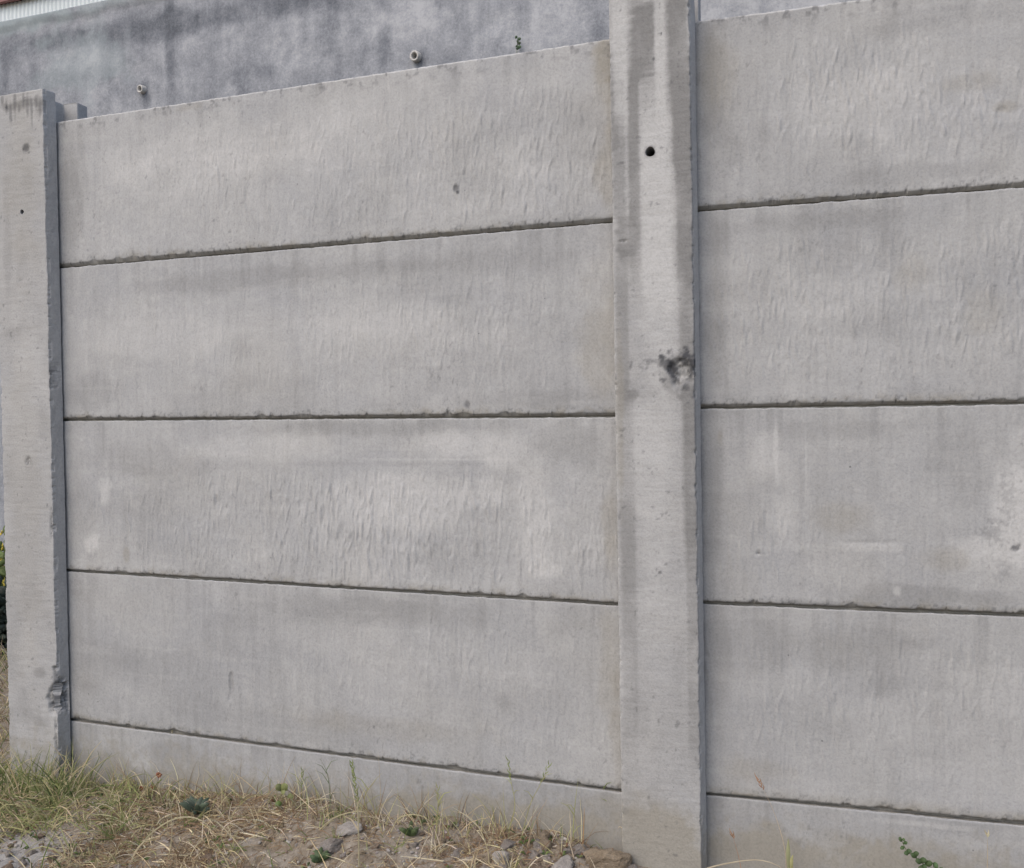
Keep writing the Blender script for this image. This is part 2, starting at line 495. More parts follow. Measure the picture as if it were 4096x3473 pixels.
def L(px, py):
    p = on_y(px, py, 0.0); return p[0], p[2]
def RB(px, py):
    p = on_plane(px, py, NB, DB); return float((p - OB) @ TB), p[2]
def mk(fn, ch, px, py, rx, ry, a, *ro):
    s, z = fn(px, py); s2, _ = fn(px + rx, py); _, z2 = fn(px, py + ry)
    return (ch, s, z, abs(s2 - s), abs(z2 - z), a, *ro)
def pit(fn, px, py, rx, ry, dep):
    m = mk(fn, 0, px, py, rx, ry, 1); return (m[1], m[2], m[3], m[4], dep)

DK, PL, BR, BK = 0, 1, 2, 3
LX = (-2.44, -0.475)
jl = [(-2.39, 0.4995, -0.529, 0.489), (-2.392, 0.0121, -0.522, 0.0035), (-2.384, -0.4954, -0.5157, -0.5081),
      (-2.397, -0.9961, -0.5155, -1.0077), (-2.381, -1.4953, -0.519, -1.5041), (-2.4, -2.0, -0.5, -2.0)]
def ends(j, a, b):
    s = (j[3] - j[1]) / (j[2] - j[0]); return (j[1] + s * (a - j[0]) + G0, j[1] + s * (b - j[0]) + G0)
LZ = [ends(j, *LX) for j in jl]
ORG0 = np.zeros(3); TX = np.array([1.0, 0, 0])
ml = [
 [mk(L, BR, 2425, 230, 70, 110, .8), mk(L, BR, 2440, 560, 60, 330, .5, 1.0), mk(L, DK, 2300, 560, 130, 260, .35), mk(L, DK, 270, 760, 70, 330, .7, .5, 8),
  mk(L, DK, 330, 530, 130, 70, .45), mk(L, PL, 900, 620, 500, 190, .45), mk(L, PL, 1500, 480, 520, 220, .45), mk(L, PL, 520, 680, 130, 110, .45), mk(L, DK, 1880, 660, 140, 160, .35),
  mk(L, DK, 680, 690, 60, 40, .35), mk(L, BK, 1822, 752, 12, 16, .7, .7, 40), mk(L, PL, 2110, 836, 5, 38, .9, .2), mk(L, DK, 2080, 880, 420, 60, .3), mk(L, BK, 1830, 770, 8, 8, .8, .5, 60),
  mk(L, BR, 1300, 200, 50, 18, .5), mk(L, BR, 760, 430, 70, 20, .4)],
 [mk(L, DK, 1050, 1110, 700, 55, .55), mk(L, BR, 2400, 1330, 100, 330, .45, 1.0), mk(L, DK, 360, 1560, 170, 80, .45), mk(L, DK, 960, 1520, 90, 60, .5), mk(L, DK, 2180, 1540, 130, 160, .3),
  mk(L, PL, 1500, 1340, 560, 140, .35), mk(L, PL, 640, 1360, 320, 90, .3), mk(L, BK, 1870, 1620, 16, 20, .6, .8, 40), mk(L, DK, 2080, 1600, 330, 50, .35), mk(L, DK, 1960, 1040, 420, 60, .4)],
 [mk(L, DK, 2300, 1800, 190, 130, .45, 1.0), mk(L, DK, 1500, 1715, 700, 35, .55), mk(L, DK, 620, 1850, 300, 80, .45), mk(L, PL, 1880, 1790, 270, 90, .8), mk(L, PL, 1050, 1790, 460, 70, .55),
  mk(L, PL, 1650, 2020, 420, 150, .7), mk(L, PL, 2130, 2060, 90, 260, .7), mk(L, PL, 420, 1960, 30, 55, .8, .7, 30), mk(L, PL, 370, 2180, 34, 40, .9, .8, 40), mk(L, PL, 2180, 2270, 80, 45, .7, .8, 30),
  mk(L, DK, 1910, 2150, 26, 130, .6), mk(L, DK, 1830, 2000, 60, 160, .3), mk(L, BR, 2440, 2130, 40, 230, .5), mk(L, PL, 1750, 1838, 430, 7, .45, .3), mk(L, DK, 1500, 1856, 700, 12, .3), mk(L, DK, 300, 2020, 90, 210, .4),
  mk(L, BR, 505, 2220, 14, 30, .6)],
 [mk(L, DK, 305, 2350, 36, 50, .8), mk(L, DK, 1500, 2440, 560, 70, .55), mk(L, DK, 420, 2640, 200, 150, .4), mk(L, DK, 925, 2725, 12, 50, .8, .6, 30), mk(L, BR, 2440, 2640, 50, 260, .35, 1.0), mk(L, DK, 2010, 2810, 40, 40, .5),
  mk(L, DK, 2330, 2480, 150, 90, .35), mk(L, DK, 1150, 2900, 700, 90, .35), mk(L, BR, 1500, 2900, 500, 60, .25), mk(L, BK, 1495, 2908, 8, 8, .7), mk(L, PL, 1350, 2560, 380, 90, .25), mk(L, BR, 2470, 2900, 40, 200, .35, 1.0)],
 [mk(L, DK, 700, 3020, 120, 60, .45), mk(L, PL, 560, 3060, 60, 30, .35), mk(L, BR, 2000, 3270, 600, 75, .95, .9), mk(L, BR, 1200, 3200, 700, 55, .8, .9), mk(L, BR, 2420, 3260, 120, 120, .5), mk(L, DK, 2350, 3230, 160, 80, .3), mk(L, BR, 500, 3160, 300, 50, .45)],
]
wl = [(3600, .00075, (.03, .38), [(-.75, .32, .8), (-1.5, .5, .35)]), (2600, .00065, (.05, .45), [(-.95, .25, .5), (-1.6, .3, .3)]), (4200, .00085, (.03, .34), [(-1.25, .36, .9), (-.7, .22, .7), (-1.9, .2, .4)]), (2000, .00065, (.06, .44), [(-1.0, .4, .4)]), (60, .0005, (.05, .45), [])]
pl = [[pit(L, 1822, 752, 10, 12, .003)], [pit(L, 1870, 1622, 14, 20, .002)], [pit(L, 1910, 2120, 8, 60, .0012)], [pit(L, 925, 2725, 10, 46, .003), pit(L, 920, 2790, 6, 20, .002)], []]
for k in range(5):
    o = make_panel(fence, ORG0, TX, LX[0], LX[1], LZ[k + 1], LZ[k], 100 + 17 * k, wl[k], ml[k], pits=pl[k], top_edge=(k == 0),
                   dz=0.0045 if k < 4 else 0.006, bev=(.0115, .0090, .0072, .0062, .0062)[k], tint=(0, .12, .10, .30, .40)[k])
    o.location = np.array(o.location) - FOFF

jr = [(0.507, 0.507), (0.0165, 0.0158), (-0.4908, -0.4923), (-0.9942, -0.9919), (-1.4904, -1.4872), (-1.99, -1.99)]
sa, sb = -0.357, 1.52
mr = [
 [mk(RB, DK, 2840, 300, 60, 260, .7), mk(RB, BR, 2870, 280, 90, 160, .35), mk(RB, DK, 3700, 90, 330, 70, .45), mk(RB, DK, 3650, 700, 400, 50, .45), mk(RB, DK, 2880, 640, 90, 220, .35), mk(RB, PL, 3500, 420, 420, 170, .35),
  mk(RB, BR, 4020, 430, 60, 30, .5), mk(RB, BR, 3850, 330, 160, 40, .3)],
 [mk(RB, DK, 3300, 880, 420, 45, .5), mk(RB, DK, 2860, 1200, 60, 400, .6), mk(RB, DK, 3000, 1150, 160, 120, .4), mk(RB, PL, 3400, 1240, 300, 60, .35), mk(RB, BR, 3650, 1100, 90, 90, .3), mk(RB, BR, 3940, 1250, 120, 160, .3)],
 [mk(RB, PL, 4060, 2080, 130, 240, 1.0, .5), mk(RB, PL, 3103, 1790, 12, 120, .8, .5, 30), mk(RB, PL, 3224, 1860, 5, 180, .45, .3), mk(RB, PL, 3060, 1830, 90, 130, .7, .9), mk(RB, PL, 3130, 2080, 60, 180, .5, 1.0), mk(RB, DK, 3650, 2380, 400, 55, .9), mk(RB, DK, 3450, 2425, 560, 22, .7),
  mk(RB, DK, 2850, 1950, 50, 420, .6), mk(RB, BK, 4070, 2192, 20, 18, .8, 1.2, 90), mk(RB, BK, 4030, 2000, 30, 90, .22, 2.0, 130), mk(RB, BK, 3975, 2130, 50, 50, .25, 2.2, 140), mk(RB, BK, 4010, 2270, 40, 40, .18, 2.2, 140), mk(RB, PL, 4090, 2050, 150, 300, .8, .8), mk(RB, PL, 3900, 2200, 160, 70, .6, .9), mk(RB, BR, 2880, 1745, 18, 40, .6), mk(RB, BR, 3350, 2060, 140, 80, .35),
  mk(RB, BR, 3780, 2250, 120, 60, .4), mk(RB, DK, 3400, 1720, 400, 50, .35), mk(RB, DK, 3850, 1850, 160, 200, .3), mk(RB, PL, 3590, 2370, 22, 26, .7), mk(RB, PL, 3480, 2190, 160, 22, .6), mk(RB, BK, 3036, 2212, 10, 9, .8), mk(RB, PL, 3180, 2190, 200, 30, .3)],
 [mk(RB, DK, 2870, 2600, 70, 260, .45), mk(RB, DK, 3500, 2620, 420, 140, .3), mk(RB, BR, 3500, 3230, 600, 45, .4), mk(RB, BR, 3000, 3080, 160, 60, .35), mk(RB, DK, 3800, 2900, 300, 200, .3)],
 [mk(RB, BR, 3050, 3400, 200, 110, .8), mk(RB, BR, 3500, 3420, 400, 90, .6), mk(RB, DK, 2850, 3300, 40, 160, .4), mk(RB, PL, 3700, 3300, 330, 14, .5)],
]
wr = [(1400, .00085, (.06, .40), [(.15, .22, .8)]), (1400, .0008, (.06, .42), [(-.15, .2, .7), (.35, .2, .5)]), (700, .0007, (.05, .3), [(-.2, .12, .5)]), (1000, .0007, (.06, .44), [(.1, .3, .4)]), (40, .0005, (.1, .45), [])]
pr = [[pit(RB, 4010, 440, 26, 14, .002), pit(RB, 3320, 395, 60, 5, .0012)], [], [pit(RB, 3034, 2213, 10, 8, .004), pit(RB, 4070, 2192, 18, 16, .002), pit(RB, 3490, 2170, 170, 6, .0012)], [], []]
for k in range(5):
    zb, zt = jr[k + 1], jr[k]
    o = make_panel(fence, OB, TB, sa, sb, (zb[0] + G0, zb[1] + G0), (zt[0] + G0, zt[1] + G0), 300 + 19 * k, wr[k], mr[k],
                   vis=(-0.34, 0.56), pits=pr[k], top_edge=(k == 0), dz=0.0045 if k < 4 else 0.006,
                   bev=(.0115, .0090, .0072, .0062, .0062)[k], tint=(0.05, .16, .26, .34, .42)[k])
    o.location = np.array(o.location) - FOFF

# ------------------------------------------------------------------ posts
YF = -0.052
def make_post(cx, ztop, seed, marks, holes, spalls, zlo=-0.45, lean=-0.004, hw=0.1015):
    n = 62
    fx = np.linspace(-hw + 0.0008, hw - 0.0008, n)
    ring = [(x, YF) for x in fx]
    right = [(hw, YF + 0.0012), *[(hw + 0.008 * t_ / 11, YF + .0012 + (0.0418 * t_ / 11)) for t_ in range(1, 12)],
             (hw + 0.006, -0.0075), (0.052, -0.006), (0.05, 0.0), (0.05, 0.08), (0.052, 0.085), (hw + 0.004, 0.085), (hw + 0.006, 0.088), (hw + 0.006, 0.128), (hw, 0.134)]
    ring += right + [(-x, y) for x, y in right[::-1]]
    ring = np.array(ring)
    zs = np.concatenate([[zlo], np.arange(-0.08, ztop - 0.003, 0.0036), [ztop - 0.003]])
    nr, nc = len(zs), len(ring)
    X = np.repeat(ring[None, :, 0], nr, 0); Y = np.repeat(ring[None, :, 1], nr, 0); Z = np.repeat(zs[:, None], nc, 1)
    front = np.zeros(nc, bool); front[:n] = True
    fm = np.repeat(front[None], nr, 0)
    edge = np.exp(-((np.abs(X) - hw) / 0.006) ** 2) * (Y < YF + 0.012)
    Y = Y + fm * ((fbm(X * 6, Z * 6, seed, 3) - .5) * 0.004 + (fbm(X * 22, Z * 130, seed + 1, 3) - .5) * 0.0011 + (fbm(X * 40, Z * 40, seed + 2, 3) - .5) * 0.0012)
    jag = np.clip(fbm(Z * 70 + np.sign(X) * 9, Z * 0 + 2, seed + 4, 4) - .5, 0, 1) * 0.010
    X = X - np.sign(X) * edge * jag
    Y = Y + edge * jag * .5
    X = X + (~fm) * (Y < 0) * (fbm(Y * 60, Z * 30, seed + 6, 3) - .5) * 0.003
    mark = np.zeros(X.shape + (4,), np.float32)
    for (hx, hz, rx, rz, dep) in spalls:
        rr = ((X - hx) / rx) ** 2 + ((Z - hz) / rz) ** 2 + 1.3 * (fbm(X * 45 + Y * 30, Z * 45, seed + 8, 4) - .5)
        k = ss(1.0, 0.25, rr) * (Y < -0.012)
        nz = .35 + 1.3 * fbm(X * 70 + Y * 50, Z * 62 + Y * 40, seed + 9, 2)
        Y = Y + fm * k * dep * nz
        X = X - np.sign(X) * (~fm) * k * dep * .9 * nz
        mark[..., 0] += .35 * k; mark[..., 3] += .6 * k * ss(.5, .62, fbm(X * 120, Z * 120, seed + 10, 3)); mark[..., 1] += .7 * k * ss(.55, .65, fbm(X * 90, Z * 90, seed + 11, 3))
    mark[..., 0] += fm * .25 * ss(.5, .75, fbm(X * 12, Z * 5, seed + 12, 4))
    mark[..., 1] += fm * .3 * ss(.5, .75, fbm(X * 9, Z * 7, seed + 13, 4))
    mark[..., 3] += fm * .4 * ss(.76, .84, fbm(X * 70, Z * 70, seed + 14, 3))
    mark[..., 1] += .45 * (~fm) * fbm(Z * 9, Y * 40, seed + 33, 4)
    paint(mark, X, Z, marks, seed, Y < YF + .012)
    mark[..., 2] += (Y < 0) * ss(.16, -.02, Z - .06 + .2 * (fbm(X * 50 + Y * 50, Z * 50, seed + 73, 4) - .5)) * .85
    mark = np.clip(mark, 0, 1)
    topv = np.stack([ring[:, 0] * 0.985, ring[:, 1] * 0.985, np.full(nc, ztop) + (fbm(ring[:, 0] * 40, ring[:, 1] * 40, seed + 3, 2) - .5) * .004], -1)
    P = np.concatenate([np.stack([X + lean * (Z - 1.0), Y, Z], -1), (topv + np.array([lean * (ztop - 1), 0, 0]))[None]], 0)
    m4 = np.concatenate([mark, np.zeros((1, nc, 4), np.float32)], 0); m4[-1, :, 1] = .5
    i = np.arange((nr + 1) * nc).reshape(nr + 1, nc)
    j = np.roll(i, -1, 1)
    q = np.stack([i[:-1], j[:-1], j[1:], i[1:]], -1).reshape(-1, 4)
    sm = np.zeros((nr, nc), bool); sm[:-1, :n - 1] = True
    V = list(P.reshape(-1, 3)); MK = list(m4.reshape(-1, 4)); keep = np.ones(nr * nc, bool); newq = []; caps = []
    for (hx, hz, hr, dep) in holes:                       # bolt holes: cut a window in the grid and sew in a round bore
        c0 = int(np.searchsorted(fx, hx - hr * 1.35)) - 1; c1 = int(np.searchsorted(fx, hx + hr * 1.35)); r0 = int(np.searchsorted(zs, hz - hr * 1.35)) - 1; r1 = int(np.searchsorted(zs, hz + hr * 1.35))
        for r_ in range(r0, r1):
            for c_ in range(c0, c1): keep[r_ * nc + c_] = False
        loop = [(r0, c_) for c_ in range(c0, c1)] + [(r_, c1) for r_ in range(r0, r1)] + [(r1, c_) for c_ in range(c1, c0, -1)] + [(r_, c0) for r_ in range(r1, r0, -1)]
        cx_ = hx + lean * (hz - 1); prev = [int(i[a_]) for a_ in loop]
        for rr_, dy_, dk_ in ((1.12, 0, .1), (1.0, .002, .5), (.97, dep, 1.0)):
            cur = []
            for a_ in loop:
                p_ = P[a_]; an = math.atan2(p_[2] - hz, p_[0] - cx_); k_ = rr_ * hr * (1 + .05 * math.sin(3 * an + seed))
                cur.append(len(V)); V.append(np.array([cx_ + math.cos(an) * k_, p_[1] * (dy_ == 0) + (YF + dy_) * (dy_ != 0), hz + math.sin(an) * k_])); MK.append(np.array([0, 0, 0, dk_ * .8], np.float32))
            m_ = len(loop)
            for t_ in range(m_): newq.append((prev[t_], prev[(t_ + 1) % m_], cur[(t_ + 1) % m_], cur[t_]))
            prev = cur
        caps.append(prev)
    q = np.concatenate([q[keep], np.array(newq, np.int32).reshape(-1, 4)], 0)
    smf = np.concatenate([sm.reshape(-1)[keep], np.zeros(len(newq), bool)])
    me = np_mesh('post', np.array(V), q, smf, [list(i[0][::-1]), list(i[-1])] + caps)
    add_attr(me, 'mark', np.array(MK))
    o = link('post', me, fence, np.array([cx, 0, 0]) - FOFF, M_POST)
    return o

CXM, CXL = -0.4125, -2.5020
LEAN = -0.004
def PM(px, py):
    p = on_y(px, py, YF); return p[0] - CXM - LEAN * (p[2] - 1), p[2]
def PLf(px, py):
    p = on_y(px, py, YF); return p[0] - CXL - LEAN * (p[2] - 1), p[2]
hm = PM(2601, 608); hl = PLf(88, 848)
ST_ = (.22, 22, 6)                         # streak
mm = [mk(PM, DK, 2570, 170, 50, 165, .95, .35, 22, 4), mk(PM, DK, 2536, 640, 24, 400, .95, *ST_), mk(PM, DK, 2712, 180, 40, 300, .95, *ST_), mk(PM, DK, 2720, 560, 34, 130, .8, .3, 22, 4), mk(PM, DK, 2738, 900, 34, 620, .9, *ST_), mk(PM, DK, 2475, 620, 26, 330, .6, .5, 22, 4), mk(PM, DK, 2640, 60, 120, 90, .45, .7, 20), mk(PM, DK, 2755, 1750, 30, 500, .6, *ST_), mk(PM, DK, 2768, 2150, 26, 900, .5, *ST_),
      mk(PM, PL, 2480, 200, 30, 300, .8, *ST_), mk(PM, PL, 2640, 230, 22, 330, .8, *ST_), mk(PM, PL, 2628, 820, 64, 400, .95, *ST_), mk(PM, PL, 2640, 1280, 90, 300, .6), mk(PM, DK, 2505, 950, 40, 90, .8, .4, 20, 4), mk(PM, DK, 2490, 1350, 26, 330, .6, *ST_), mk(PM, DK, 2456, 420, 18, 200, .5, *ST_),
      mk(PM, DK, 2715, 1475, 110, 90, 1.0, 1.2, 34), mk(PM, BK, 2670, 1445, 95, 34, .8, 1.7, 50), mk(PM, BK, 2735, 1500, 75, 80, .7, 1.8, 50), mk(PM, DK, 2535, 1580, 34, 24, .9, .8, 30), mk(PM, DK, 2515, 2250, 32, 700, .5, *ST_), mk(PM, DK, 2690, 600, 50, 50, .5),
      mk(PM, BR, 2600, 3330, 220, 200, .9), mk(PM, DK, 2512, 3250, 32, 24, .7), mk(PM, DK, 2610, 3220, 30, 20, .4), mk(PM, BR, 2640, 3460, 220, 120, .8), mk(PM, PL, 2620, 2000, 90, 700, .45), mk(PM, BR, 2480, 1700, 20, 400, .5), mk(PM, BK, 2645, 135, 5, 7, .8), mk(PM, BK, 2615, 236, 7, 9, .8), mk(PM, BK, 2640, 2290, 7, 6, .7), mk(PM, BK, 2582, 442, 9, 4, .6), mk(PM, DK, 2580, 3330, 80, 60, .4)]
make_post(CXM, 0.61 + G0, 41, mm, [(hm[0], hm[1], .0115, .07)], [(*PM(2725, 1490), .035, .04, .013), (*PM(2490, 965), .014, .005, .004)])
mlp = [mk(PLf, DK, 60, 420, 110, 26, .9, .9, 26), mk(PLf, DK, 160, 420, 22, 60, .8, .8, 26), mk(PLf, DK, 104, 592, 22, 24, 1.0, .6, 40), mk(PLf, BK, 104, 592, 18, 20, .45, .7, 50), mk(PLf, DK, 115, 1850, 22, 36, .7), mk(PLf, DK, 160, 2690, 34, 26, .55, .9, 30), mk(PLf, DK, 140, 2870, 50, 40, .5, 1.0, 30),
       mk(PLf, PL, 100, 1500, 70, 500, .4), mk(PLf, BR, 90, 700, 80, 500, .3), mk(PLf, DK, 80, 1340, 70, 40, .35), mk(PLf, BR, 130, 3090, 110, 60, .5), mk(PLf, DK, 30, 980, 20, 300, .3), mk(PLf, BR, 100, 2000, 90, 900, .25)] + [mk(PLf, BK, 8 + 17 * k, 395 + 26 * ((k * 37) % 5) / 2, 7, 26 + 16 * ((k * 53) % 4), .45, .5, 30) for k in range(10)]
make_post(CXL, 0.5863 + G0, 77, mlp, [(hl[0], hl[1], .007, .04)], [(*PLf(226, 2800), .044, .056, .017), (*PLf(216, 2676), .009, .010, .010), (*PLf(222, 2730), .010, .05, .008), (*PLf(104, 592), .011, .014, .003), (*PLf(112, 1845), .013, .016, .003), (*PLf(225, 3000), .006, .12, .006), (*PLf(200, 1500), .007, .05, .004), (*PLf(205, 2100), .006, .07, .004)], hw=0.106)

# ------------------------------------------------------------------ retaining wall, terrace, shed
YW = 2.0
ZW = on_y(0, 90, YW)[2]
rw = empty('retaining_wall', (-2.5, YW, 0))
tag(rw, 'tall stained blue-grey concrete retaining wall behind the panel fence', 'wall')
seams = [-8.5, 2.6]
def W_(px, py):
    p = on_y(px, py, YW); return p[0], p[2]
wm = [mk(W_, DK, 900, 60, 700, 70, .9, .7, 5), mk(W_, DK, 300, 150, 420, 50, .9, .7, 6), mk(W_, PL, 330, 200, 170, 110, .6, .8, 7), mk(W_, BR, 300, 260, 200, 140, .5, 1.3, 9), mk(W_, BR, 120, 90, 180, 40, .9, .7, 8), mk(W_, DK, 950, 300, 170, 60, .6, .8, 6),
      mk(W_, PL, 1150, 180, 180, 130, .6, .7, 6), mk(W_, PL, 1600, 90, 300, 90, .65, .7, 6), mk(W_, PL, 2200, 80, 230, 140, .6, .7, 6), mk(W_, DK, 1530, 180, 40, 120, .8, .6, 8), mk(W_, DK, 1300, 120, 60, 140, .5, .6, 8), mk(W_, DK, 2090, 70, 40, 110, .6, .6, 8),
      mk(W_, DK, 1690, 210, 40, 40, .7, .6, 14), mk(W_, DK, 580, 375, 34, 60, .8, .6, 14), mk(W_, BK, 572, 356, 20, 24, .7, .6, 30), mk(W_, BK, 1675, 226, 26, 30, .8, .6, 30), mk(W_, DK, 1680, 260, 30, 60, .8, .6, 14), mk(W_, PL, 3000, 40, 400, 200, 1.0, .5, 5), mk(W_, DK, 2400, 120, 60, 160, .6), mk(W_, DK, 60, 330, 60, 300, .4),
      mk(W_, DK, 680, 250, 16, 300, .55, .3, 20, 6), mk(W_, BK, 1450, 100, 5, 300, .25, .3, 20, 6), mk(W_, BK, 2118, 90, 5, 200, .35, .3, 20, 6), mk(W_, PL, 3000, 40, 500, 300, .9, .3, 5)]
for k in range(len(seams) - 1):
    a, b = seams[k] + 0.0004, seams[k + 1] - 0.0004
    xs = sspan(a, b, 0.022 if k < 4 else .04); zs = np.concatenate([[-0.4], np.arange(0.0, 2.0, .1), np.arange(2.0, ZW - .006, .018), [ZW - .006]])
    X, Z = np.meshgrid(xs, zs)
    Hh = (fbm(X * 2, Z * 2, 500 + k, 3) - .5) * .012 + (fbm(X * 14, Z * 14, 510, 4) - .5) * .006
    lipz = ZW - 0.055 + (fbm(X * 6, X * 0, 520, 4) - .5) * .05
    Hh = Hh + .012 * ss(-.008, .008, Z - lipz)
    m = np.zeros(X.shape + (4,), np.float32)
    paint(m, X, Z, wm, 540)
    m[..., 2] += .6 * ss(-.01, .01, Z - lipz) * ss(.4, .6, fbm(X * 7, Z * 9, 536, 4))
    m = np.clip(m, 0, 1)
    P = np.stack([X, YW - Hh, Z], -1)
    tb = np.stack([xs, np.full(len(xs), YW + .012), np.full(len(xs), ZW) + (fbm(xs * 9, xs * 0, 537, 4) - .5) * .02], -1)
    tb2 = tb + np.array([0, .28, 0]); bt = np.stack([xs, np.full(len(xs), YW + .30), np.full(len(xs), -.4)], -1)
    P = np.concatenate([P, tb[None], tb2[None], bt[None]], 0)
    m = np.concatenate([m, np.zeros((3,) + m.shape[1:], np.float32)], 0); m[-3:-1, :, 1] = .4
    nr, nc = P.shape[:2]
    i = np.arange(nr * nc).reshape(nr, nc); ii = np.concatenate([i, i[:1]], 0)
    q = np.stack([ii[:-1, :-1], ii[:-1, 1:], ii[1:, 1:], ii[1:, :-1]], -1)
    sm = np.zeros(q.shape[:2], bool); sm[:len(zs) - 1] = True
    c0 = np.array([(a + b) / 2, YW, 0])
    me = np_mesh('wall_section', P.reshape(-1, 3) - c0, q.reshape(-1, 4), sm.reshape(-1), [list(i[::-1, 0]), list(i[:, -1])])
    add_attr(me, 'mark', m.reshape(-1, 4))
    link('wall_section', me, rw, c0 - np.array(rw.location), M_RET)

M_PVC = flat('pvc', (0.43, 0.42, 0.40), 0.5, 0.22, 60)
M_PVCIN = flat('pipe_dirt', (0.16, 0.15, 0.13), 0.9, 0.3, 60)
def tube_mesh(name, ro, ri, ln, seg=28):
    bm = bmesh.new()
    prof = [(ro * .97, 0.06), (ro, -ln + .003), (ro - .003, -ln), (ri + .003, -ln), (ri, -ln + .003), (ri * .96, 0.06)]
    rings = []
    for r_, y in prof:
        rings.append([bm.verts.new((r_ * math.cos(t * 2 * math.pi / seg), y, r_ * math.sin(t * 2 * math.pi / seg))) for t in range(seg)])
    for a, b in zip(rings[:-1], rings[1:]):
        for t in range(seg):
            f_ = bm.faces.new((a[t], b[t], b[(t + 1) % seg], a[(t + 1) % seg])); f_.smooth = True
    f_ = bm.faces.new(rings[-1]); f_.material_index = 1
    me = bpy.data.meshes.new(name); bm.to_mesh(me); bm.free()
    return me
for px, py, ro in ((559, 353, .0235), (1658, 221, .0275)):
    p = on_y(px, py, YW - .03)
    me = tube_mesh('drain_pipe', ro, ro * .58, .03)
    o = link('drain_pipe', me, rw, np.array([p[0], YW, p[2]]) - np.array(rw.location), M_PVC)
    me.materials.append(M_PVCIN)
    o.rotation_euler = (math.radians(4), 0, math.radians(-6))

# terrace held up by the wall
bm = bmesh.new()
bmesh.ops.create_grid(bm, x_segments=30, y_segments=30, size=0.5)
for v in bm.verts:
    v.co = Vector((v.co.x * 120 - 4, 2.31 + (v.co.y + .5) * 90, ZW - .10 + .06 * math.sin(v.co.x * 40) * math.cos(v.co.y * 31)))
r_ = bmesh.ops.extrude_face_region(bm, geom=bm.faces[:])
for v in [g for g in r_['geom'] if isinstance(g, bmesh.types.BMVert)]: v.co.z = -.5
bmesh.ops.recalc_face_normals(bm, faces=bm.faces[:])
me = bpy.data.meshes.new('terrace'); bm.to_mesh(me); bm.free()
tag(link('terrace', me, mat=flat('terrace_soil', (0.19, 0.16, 0.11), .95, .4, 3)), 'earth terrace held up behind the retaining wall', kind='structure')

YS = 8.0
zs_hi = on_y(0, 27, YS)[2]
shed = empty('metal_shed', (-12, YS, ZW - .1))
tag(shed, 'white corrugated metal shed with dark red eave trim above the retaining wall', 'shed')
SO = np.array(shed.location)
xs = np.arange(-22, -4.0, 0.0127)
prof = .009 * np.sin(xs * 2 * math.pi / .0762)
def sheet(name, rows, mat, extra_loc=SO):
    P = np.stack(rows); nr, nc = P.shape[:2]
    i = np.arange(nr * nc).reshape(nr, nc); ii = np.concatenate([i, i[:1]], 0)
    q = np.stack([ii[:-1, :-1], ii[:-1, 1:], ii[1:, 1:], ii[1:, :-1]], -1).reshape(-1, 4)
    me = np_mesh(name, P.reshape(-1, 3) - extra_loc, q, False, [list(i[::-1, 0]), list(i[:, -1])])
    return link(name, me, shed, mat=mat)
zc = np.full_like(xs, zs_hi + .02); zf = np.full_like(xs, ZW - .12)
M_MET = flat('white_metal', (0.60, 0.66, 0.68), .5, .06, 2, .4)
M_RED = flat('red_trim', (0.20, 0.085, 0.08), .55, .15, 4, .4)
sheet('wall_cladding', [np.stack([xs, YS + prof, zf], -1), np.stack([xs, YS + prof, zc], -1), np.stack([xs, YS + prof + .004, zc], -1), np.stack([xs, YS + prof + .004, zf], -1)], M_MET)
def box_obj(name, a, b, mat, parent, off):
    bm = bmesh.new(); bmesh.ops.create_cube(bm, size=1)
    for v in bm.verts: v.co = Vector([(a[k] + b[k]) / 2 - off[k] + v.co[k] * (b[k] - a[k]) for k in range(3)])
    bmesh.ops.bevel(bm, geom=bm.edges[:], offset=min(abs(b[k] - a[k]) for k in range(3)) * .12, segments=1, affect='EDGES')
    me = bpy.data.meshes.new(name); bm.to_mesh(me); bm.free()
    return link(name, me, parent, mat=mat)
box_obj('eave_trim', (-22.1, YS - .10, zs_hi), (-3.9, YS - .04, zs_hi + .16), M_RED, shed, SO)
box_obj('wall', (-21.9, YS + .05, ZW - .15), (-4.1, YS + 7, zs_hi - .02), M_MET, shed, SO)
zr = np.full_like(xs, zs_hi + .10) + prof
sheet('roof', [np.stack([xs, np.full_like(xs, YS - .03), zr], -1), np.stack([xs, np.full_like(xs, YS + 7.2), zr + 1.1], -1),
               np.stack([xs, np.full_like(xs, YS + 7.2), zr + 1.09], -1), np.stack([xs, np.full_like(xs, YS - .03), zr - .01], -1)], M_RED)

# ------------------------------------------------------------------ loose ground cover
YELLOWS = [(0.48, 0.40, 0.235), (0.56, 0.485, 0.32), (0.32, 0.255, 0.16), (0.25, 0.185, 0.12), (0.52, 0.46, 0.35), (0.28, 0.225, 0.16)]
BROWNS = [(0.19, 0.125, 0.075), (0.25, 0.17, 0.10), (0.15, 0.10, 0.065), (0.30, 0.20, 0.11)]
GREENS = [(0.15, 0.19, 0.06), (0.20, 0.235, 0.08), (0.12, 0.155, 0.06), (0.27, 0.28, 0.12), (0.34, 0.325, 0.16)]
M_STRAW = flat('straw', (1, 1, 1), .8, .2, 60, .2, attr='col', transl=.15)
M_LEAF = flat('leaf', (1, 1, 1), .6, .25, 40, .3, attr='col', transl=.3)

